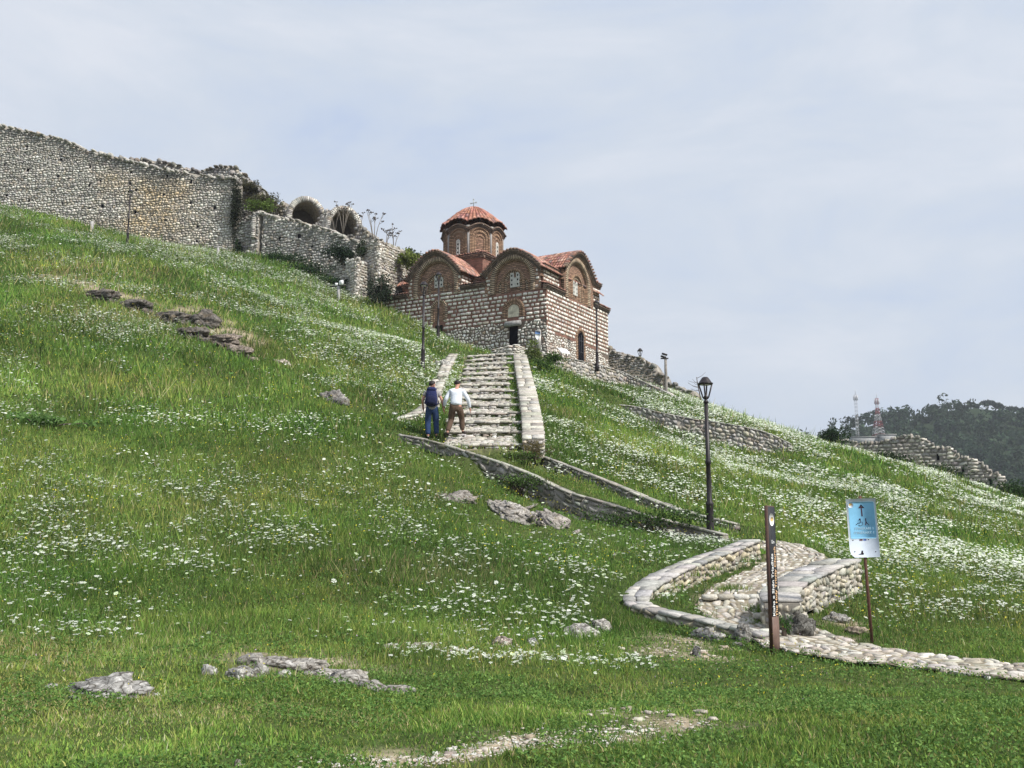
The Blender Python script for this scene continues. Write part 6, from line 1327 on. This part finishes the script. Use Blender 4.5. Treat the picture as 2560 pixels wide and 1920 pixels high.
# ------------------------------------------------------------------ meadow: grass blades, flowers, low leaves
def sample(n, y0, y1, grow=1.25):
    """points over the visible wedge of hillside between two distances"""
    ym = (y0 + y1) / 2 * .512; n = int(n * (ym + 4.2) / (ym + 1.2)); y = np.sqrt(RNG.uniform(y0 ** 2, y1 ** 2, int(n * grow))); half = y * (1280 / 2600) * 1.04 + 4.2; x = RNG.uniform(-1, 1, len(y)) * half; return x[:n * 2], y[:n * 2]
_wm = np.full(gx.shape, 9.0)
for pth, w in WALLED:
    c = pth.p[:, :2].mean(0); r = np.hypot(*(pth.p[:, :2] - c).T).max() + 2.5; m_ = np.hypot(gx - c[0], gy - c[1]) < r
    if m_.any(): d, _, _ = pth.near(gx[m_], gy[m_]); _wm[m_] = np.minimum(_wm[m_], d - w)
def clear(x, y):
    k = gridlook(_wm, x, y) > .02
    for pth, w in ((LOWP, .6), (STAIR, 1.02)):
        d, _, _ = pth.near(x, y); k &= d > w * (1 + (.45 * np.clip((x - 4.6) / 1.5, 0, 1) if pth is LOWP else 0)) + fnoise(x, y, .4, 30) * .1
    for rx, ry, rr in ROCKED: k &= np.hypot(x - rx, y - ry) > rr * .78
    # inside the church and behind the walls
    q = np.stack([x - CH[0], y - CH[1]], 1); a = -(q @ np.array([math.cos(R(-30)), math.sin(R(-30))])); b = q @ np.array([-math.sin(R(-30)), math.cos(R(-30))])
    k &= ~((a > -.1) & (a < 12.2) & (b > -.05) & (b < 8.6))
    k &= ~((x < -5) & (y > 71 + np.clip(x + 20, 0, 40) * -.32))
    k &= RNG.random(len(x)) > gridlook(DMG, x, y) * .93
    return k
def height_mask(x, y):
    """taller meadow on the slopes, short lawn in the foreground"""
    zl = gh(x, y); lawn = np.clip((13.8 - y) / 3.0 + fnoise(x, y, 1.5, 31) * .3, 0, 1); lawn = np.maximum(lawn, np.clip((16.5 - y) / 2, 0, 1) * (x > 1.5)); return zl, lawn
GP = np.array([(.145, .245, .046), (.195, .295, .06), (.085, .16, .034), (.28, .32, .085), (.44, .37, .19), (.11, .195, .055)])
def grass_col(x, y, n):
    f1 = fnoise(x, y, 2.6, 32); f2 = fnoise(x, y, 7.0, 33); f3 = fnoise(x, y, .9, 34)
    w = np.stack([np.ones(n) * 2.6, 1.6 + 1.5 * f1, 1.2 - 1.6 * f2, 1.1 + 1.4 * f3 + .9 * f2, .30 + .7 * np.clip(f1 * f3 * 2.5, 0, 1) + .5 * np.clip(fnoise(x, y, 4, 35) - .25, 0, 1), 1 - f3], 1)
    for px, py, Y, r in ((60, 1620, 12.4, 1.5), (60, 1780, 9.5, .9), (560, 1790, 9.4, .6), (330, 1760, 9.8, .5), (250, 690, 50, 4), (420, 860, 43, 3), (1080, 1440, 19.5, 1.2), (1700, 1770, 10.4, .5), (1980, 1760, 10.6, .6), (900, 1800, 9.3, .5), (1300, 1640, 14.2, .8)):
        c_ = P(px, py, Y); kk = np.exp(-((x - c_[0]) ** 2 + ((y - c_[1]) * 1.2) ** 2) / r ** 2); w[:, 4] += kk * 3.2; w[:, 3] += kk * 1.5
    w = np.clip(w, .02, None); w /= w.sum(1, keepdims=True); c = np.cumsum(w, 1); k = (RNG.random(n)[:, None] > c).sum(1).clip(0, 5)
    return GP[k] * np.clip(1 + RNG.normal(0, .3, (n, 1)), .35, 2) * (1.08 + .25 * f2 + .2 * f1)[:, None] * (1 + np.array([.16, .0, .1])[None] * np.clip(fnoise(x, y, 5, 38), -1, 1)[:, None])
def short(x, y):
    """grazed, shorter grass close to walls and on the green patch below the ramp"""
    k = .5 + .5 * np.clip(gridlook(_wm, x, y) / 1.3, 0, 1)
    g = np.exp(-((x - 1.6) / 3.2) ** 2 - ((y - 24.5) / 3.0) ** 2); return k * (1 - .5 * g)
def build_grass():
    mb = MB()
    for n, y0, y1, w, h0, h1, near in ((200000, 6.5, 11, .0065, .05, .085, True), (180000, 11, 18, .0055, .05, .12, True), (190000, 18, 30, .010, .08, .18, False), (115000, 30, 46, .021, .12, .28, False), (110000, 46, 72, .034, .16, .32, False)):
        x, y = sample(n, y0, y1); k = clear(x, y); x, y = x[k], y[k]; m = len(x); z, lawn = height_mask(x, y)
        patch = np.clip(.85 + .4 * fnoise(x, y, 1.3, 36) + .25 * fnoise(x, y, .35, 37, 2), .72, 1.5) * short(x, y)
        h = (h0 + (h1 - h0) * (1 - lawn)) * RNG.gamma(5, .17, m) * patch; a = RNG.uniform(0, 2 * np.pi, m); lean = RNG.uniform(.1, .75, m) * h; la = RNG.uniform(0, 2 * np.pi, m)
        ca, sa = np.cos(a), np.sin(a); ww = w * RNG.uniform(.6, 1.3, m); col = np.clip(grass_col(x, y, m), .006, .6); B = np.stack([x, y, z - .02], 1); D = np.stack([ca, sa, 0 * a], 1) * ww[:, None]
        T = B + np.stack([np.cos(la) * lean, np.sin(la) * lean, h], 1)
        if near:
            M = B + np.stack([np.cos(la) * lean * .3, np.sin(la) * lean * .3, h * .55], 1); V = np.stack([B - D, B + D, M + D * .7, M - D * .7, T], 1)
            mb.add(V.reshape(-1, 3), (np.array([[0, 1, 2, 3]])[None] + (np.arange(m) * 5)[:, None, None]).reshape(-1, 4), np.repeat(col, 5, 0)); mb.f[3].append((np.array([[3, 2, 4]])[None] + (np.arange(m) * 5)[:, None, None]).reshape(-1, 3) + mb.n - m * 5); mb.m[3].append(np.zeros(m, int))
        else:
            V = np.stack([B - D, B + D, T], 1); mb.add(V.reshape(-1, 3), np.arange(m * 3).reshape(m, 3), np.repeat(col, 3, 0))
    tag(mb.build('grass', m_grass), 'meadow grass covering the hillside and lawn', 'grass', kind='stuff')
build_grass()
def flower_density(x, y, z):
    """0..1 share of white umbels: bands along the slopes, none on the mown lawn"""
    b = .5 + .55 * fnoise(x * .8 + y * .25, y * 1.0 - x * .1, 3.4, 40) + .38 * fnoise(x, y, 1.2, 41) + .3 * fnoise(x, y, 9, 42, 2)
    far = np.clip((y - 14) / 30, 0, 1); right = np.clip((x - 1) / 8, 0, 1) * np.clip((y - 19) / 8, 0, 1)
    d = np.clip(b * 1.05, 0, 1.6) ** 2.3 * 1.1 * (.22 + .5 * far + .5 * right)
    lawn = np.clip((y - 13.3 + fnoise(x, y, 1.2, 43) * 1.2) / 1.6, 0, 1); lawn = np.where(x > 1.3, np.clip((y - 17.6 + fnoise(x, y, 1.2, 43)) / 2, 0, 1), lawn)
    band = np.exp(-((y - 13.4 - .12 * x) / .45) ** 2) * (x > -1.5) * (x < 1.8) * 1.0
    nost = 1 - .85 * np.exp(-((x - 1.2) / 2.2) ** 2 - ((y - 25) / 2.6) ** 2)      # green patch below the ramp
    wk = 1 - .7 * np.exp(-((x + 1.2) / 1.8) ** 2 - ((y - 29) / 1.8) ** 2)
    return np.clip(np.maximum(d * lawn, band * .7) * nost * wk, 0, 1)
def build_flowers():
    mb = MB()
    for n, y0, y1, r, h0, h1, det in ((20000, 9, 16, .020, .08, .20, 2), (52000, 16, 26, .0235, .11, .27, 2), (95000, 26, 42, .028, .14, .32, 1), (230000, 42, 71, .037, .14, .34, 1)):
        x, y = sample(n, y0, y1); k = clear(x, y); x, y = x[k], y[k]; z = gh(x, y); k = RNG.random(len(x)) < flower_density(x, y, z); x, y, z = x[k], y[k], z[k]; m = len(x)
        h = RNG.uniform(h0, h1, m) * np.where(y < 15, .8, 1); rr = r * np.clip(RNG.gamma(5, .2, m), .35, 2.0); tx, ty = RNG.normal(0, .16, m), RNG.normal(.22, .16, m); c = np.stack([x, y, z + h], 1)
        col = np.array([.72, .755, .66])[None] * RNG.uniform(.75, 1.1, (m, 1)) * np.where(RNG.random((m, 1)) < .25, np.array([[.82, .92, .68]]), 1)
        if det == 2:
            na = 7
            for q in range(na + 1):
                aa = RNG.uniform(0, .4, m) + q * 2 * np.pi / na; rad = rr * (0 if q == na else .66) * RNG.uniform(.8, 1.15, m); s = rr * .33; ox, oy = np.cos(aa) * rad, np.sin(aa) * rad; cc = c + np.stack([ox, oy, ox * tx + oy * ty + RNG.normal(0, .003, m)], 1)
                V = np.stack([cc + np.stack([np.cos(t) * s, np.sin(t) * s, (np.cos(t) * tx + np.sin(t) * ty) * s], 1) for t in np.arange(5) * 2 * np.pi / 5 + q], 1); i = (np.arange(m) * 5)[:, None]
                mb.add(V.reshape(-1, 3), np.concatenate([i + [[0, 1, 2]], i + [[0, 2, 3]], i + [[0, 3, 4]]]), np.repeat(col, 5, 0))
        else:
            V = np.stack([c + np.stack([np.cos(t) * rr * s, np.sin(t) * rr * s, (np.cos(t) * tx + np.sin(t) * ty) * rr], 1) for t, s in zip(np.arange(6) * np.pi / 3, (1, .8, 1, .75, 1, .85))], 1); i = (np.arange(m) * 6)[:, None]
            mb.add(V.reshape(-1, 3), np.concatenate([i + [[0, 1, 2, 3]], i + [[0, 3, 4, 5]]]), np.repeat(col, 6, 0))
        if det == 2:   # stems
            s = np.stack([np.full(m, .004), np.zeros(m), np.zeros(m)], 1); b = np.stack([x - tx * .2, y - ty * .2, z], 1); V = np.stack([b - s, b + s, c + s * .7 - [0, 0, .004], c - s * .7 - [0, 0, .004]], 1); mb.add(V.reshape(-1, 3), np.arange(m * 4).reshape(m, 4), (.07, .11, .035))
    tag(mb.build('white_flowers', m_petal), 'white umbel flowers scattered through the meadow', 'flowers', kind='stuff')
    mb = MB()
    for n, y0, y1, r in ((2600, 9, 18, .010), (7000, 18, 32, .018), (9000, 32, 55, .026)):
        x, y = sample(n, y0, y1); k = clear(x, y) & (fnoise(x, y, 3, 44) > -.1); x, y = x[k], y[k]; m = len(x); z = gh(x, y); c = np.stack([x, y, z + RNG.uniform(.12, .4, m)], 1); d = RNG.normal(0, 1, (m, 3)); d[:, 2] = abs(d[:, 2]) + .5
        col = np.where(RNG.random((m, 1)) < .86, np.array([[.62, .55, .06]]), np.array([[.42, .30, .44]])); leaves(mb, c, d, r, col, .1)
    tag(mb.build('yellow_flowers', m_petal), 'tiny yellow and mauve flowers between the grass', 'flowers', kind='stuff')
    # broad low leaves: clover and mallow patches
    mb = MB()
    for n, y0, y1, s in ((60000, 6.6, 12, .016), (44000, 12, 19, .020), (36000, 19, 34, .034), (20000, 34, 62, .06)):
        x, y = sample(n, y0, y1); k = clear(x, y) & (fnoise(x, y, 1.6, 45) + .5 * fnoise(x, y, .5, 46) > np.where((x > 1) & (y < 14), -.15, .0)); x, y = x[k], y[k]; m = len(x); z = gh(x, y); hh = .02 + RNG.uniform(.0, 1, m) * s * 4.5; d = RNG.normal(0, .5, (m, 3)); d[:, 2] = 1
        leaves(mb, np.stack([x, y, z + hh], 1), d, s, np.where(RNG.random((m, 1)) < .5, np.array([[.075, .15, .035]]), np.array([[.13, .215, .05]])) * (.8 + .5 * np.clip(hh / s / 4, 0, 1))[:, None], .2)
    tag(mb.build('ground_cover', m_leaf), 'dark clover and mallow leaves low in the lawn', 'ground cover', kind='stuff')
    # grass tufts on walls, risers and beside the stair
    mb = MB(); X = []; Yy = []; Z = []
    def add(cx, cy, cz, n, sp): X.append(cx + RNG.normal(0, sp, n)); Yy.append(cy + RNG.normal(0, sp, n)); Z.append(np.full(n, cz))
    for Y in np.arange(31.4, 53, .35):
        for px, w in ((np.interp(Y, [31, 40, 54], [1303, 1285, 1268]), 1), (np.interp(Y, [31, 36, 54], [1090, 1098, 1148]), 1)):
            q = at_z(px, Y, stair_z(Y)); add(q[0], q[1], q[2] - .05, 90, .13)
    for i in range(14):
        Y = ST_A[1] + (ST_B[1] - ST_A[1]) * i / 14
        for k in range(9): px = RNG.uniform(np.interp(Y, [31, 54], [1115, 1170]), np.interp(Y, [31, 54], [1290, 1262])); q = at_z(px, Y - .06, stair_z(Y) - .02); add(q[0], q[1], q[2] - .1, 14, .06)
    for ln in (RAMP,):
        for q in ln.p[::3]: add(q[0], q[1], q[2] - .08, 60, .45)
    for px, py, Y in ((1700, 1440, 20.4), (1760, 1425, 21.2), (1840, 1405, 22.3), (1660, 1470, 19.6), (1650, 1495, 19.0), (1890, 1385, 23.2), (1905, 1530, 18.0), (1910, 1560, 17.6), (1830, 1478, 19.9)):
        q = on_ground(px, py, Y); add(q[0], q[1], q[2], 420, .16)
    x, y, z = map(np.concatenate, (X, Yy, Z)); m = len(x); h = RNG.uniform(.06, .22, m) * np.where(y > 30, 1, .8); a = RNG.uniform(0, 6.28, m); la = RNG.uniform(0, 6.28, m); ww = .009 * np.clip(y / 20, .6, 2.4); B = np.stack([x, y, z], 1); D = np.stack([np.cos(a), np.sin(a), 0 * a], 1) * ww[:, None]; T = B + np.stack([np.cos(la) * h * .4, np.sin(la) * h * .4, h], 1)
    mb.add(np.stack([B - D, B + D, T], 1).reshape(-1, 3), np.arange(m * 3).reshape(m, 3), np.repeat(np.clip(grass_col(x, y, m) * 1.1, .01, .6), 3, 0))
    tag(mb.build('tuft_grass', m_grass), 'grass tufts along the stair, ramp and walls', 'grass', kind='stuff')
build_flowers()

# thin valley air
mb = MB(); box(mb, (0, 1000, 60), (2650, 1720, 122)); 
m_air = bpy.data.materials.new('valley_air'); m_air.use_nodes = True; _t = m_air.node_tree; _t.nodes.clear()
_v = _t.nodes.new('ShaderNodeVolumePrincipled'); _v.inputs['Color'].default_value = (.86, .92, 1.0, 1); _v.inputs['Density'].default_value = .00028; _v.inputs['Anisotropy'].default_value = .2
_o = _t.nodes.new('ShaderNodeOutputMaterial'); _t.links.new(_v.outputs[0], _o.inputs['Volume'])
hz = mb.build('haze', m_air); tag(hz, 'thin bluish haze over the valley', 'haze', kind='stuff'); hz['kind'] = 'stuff'
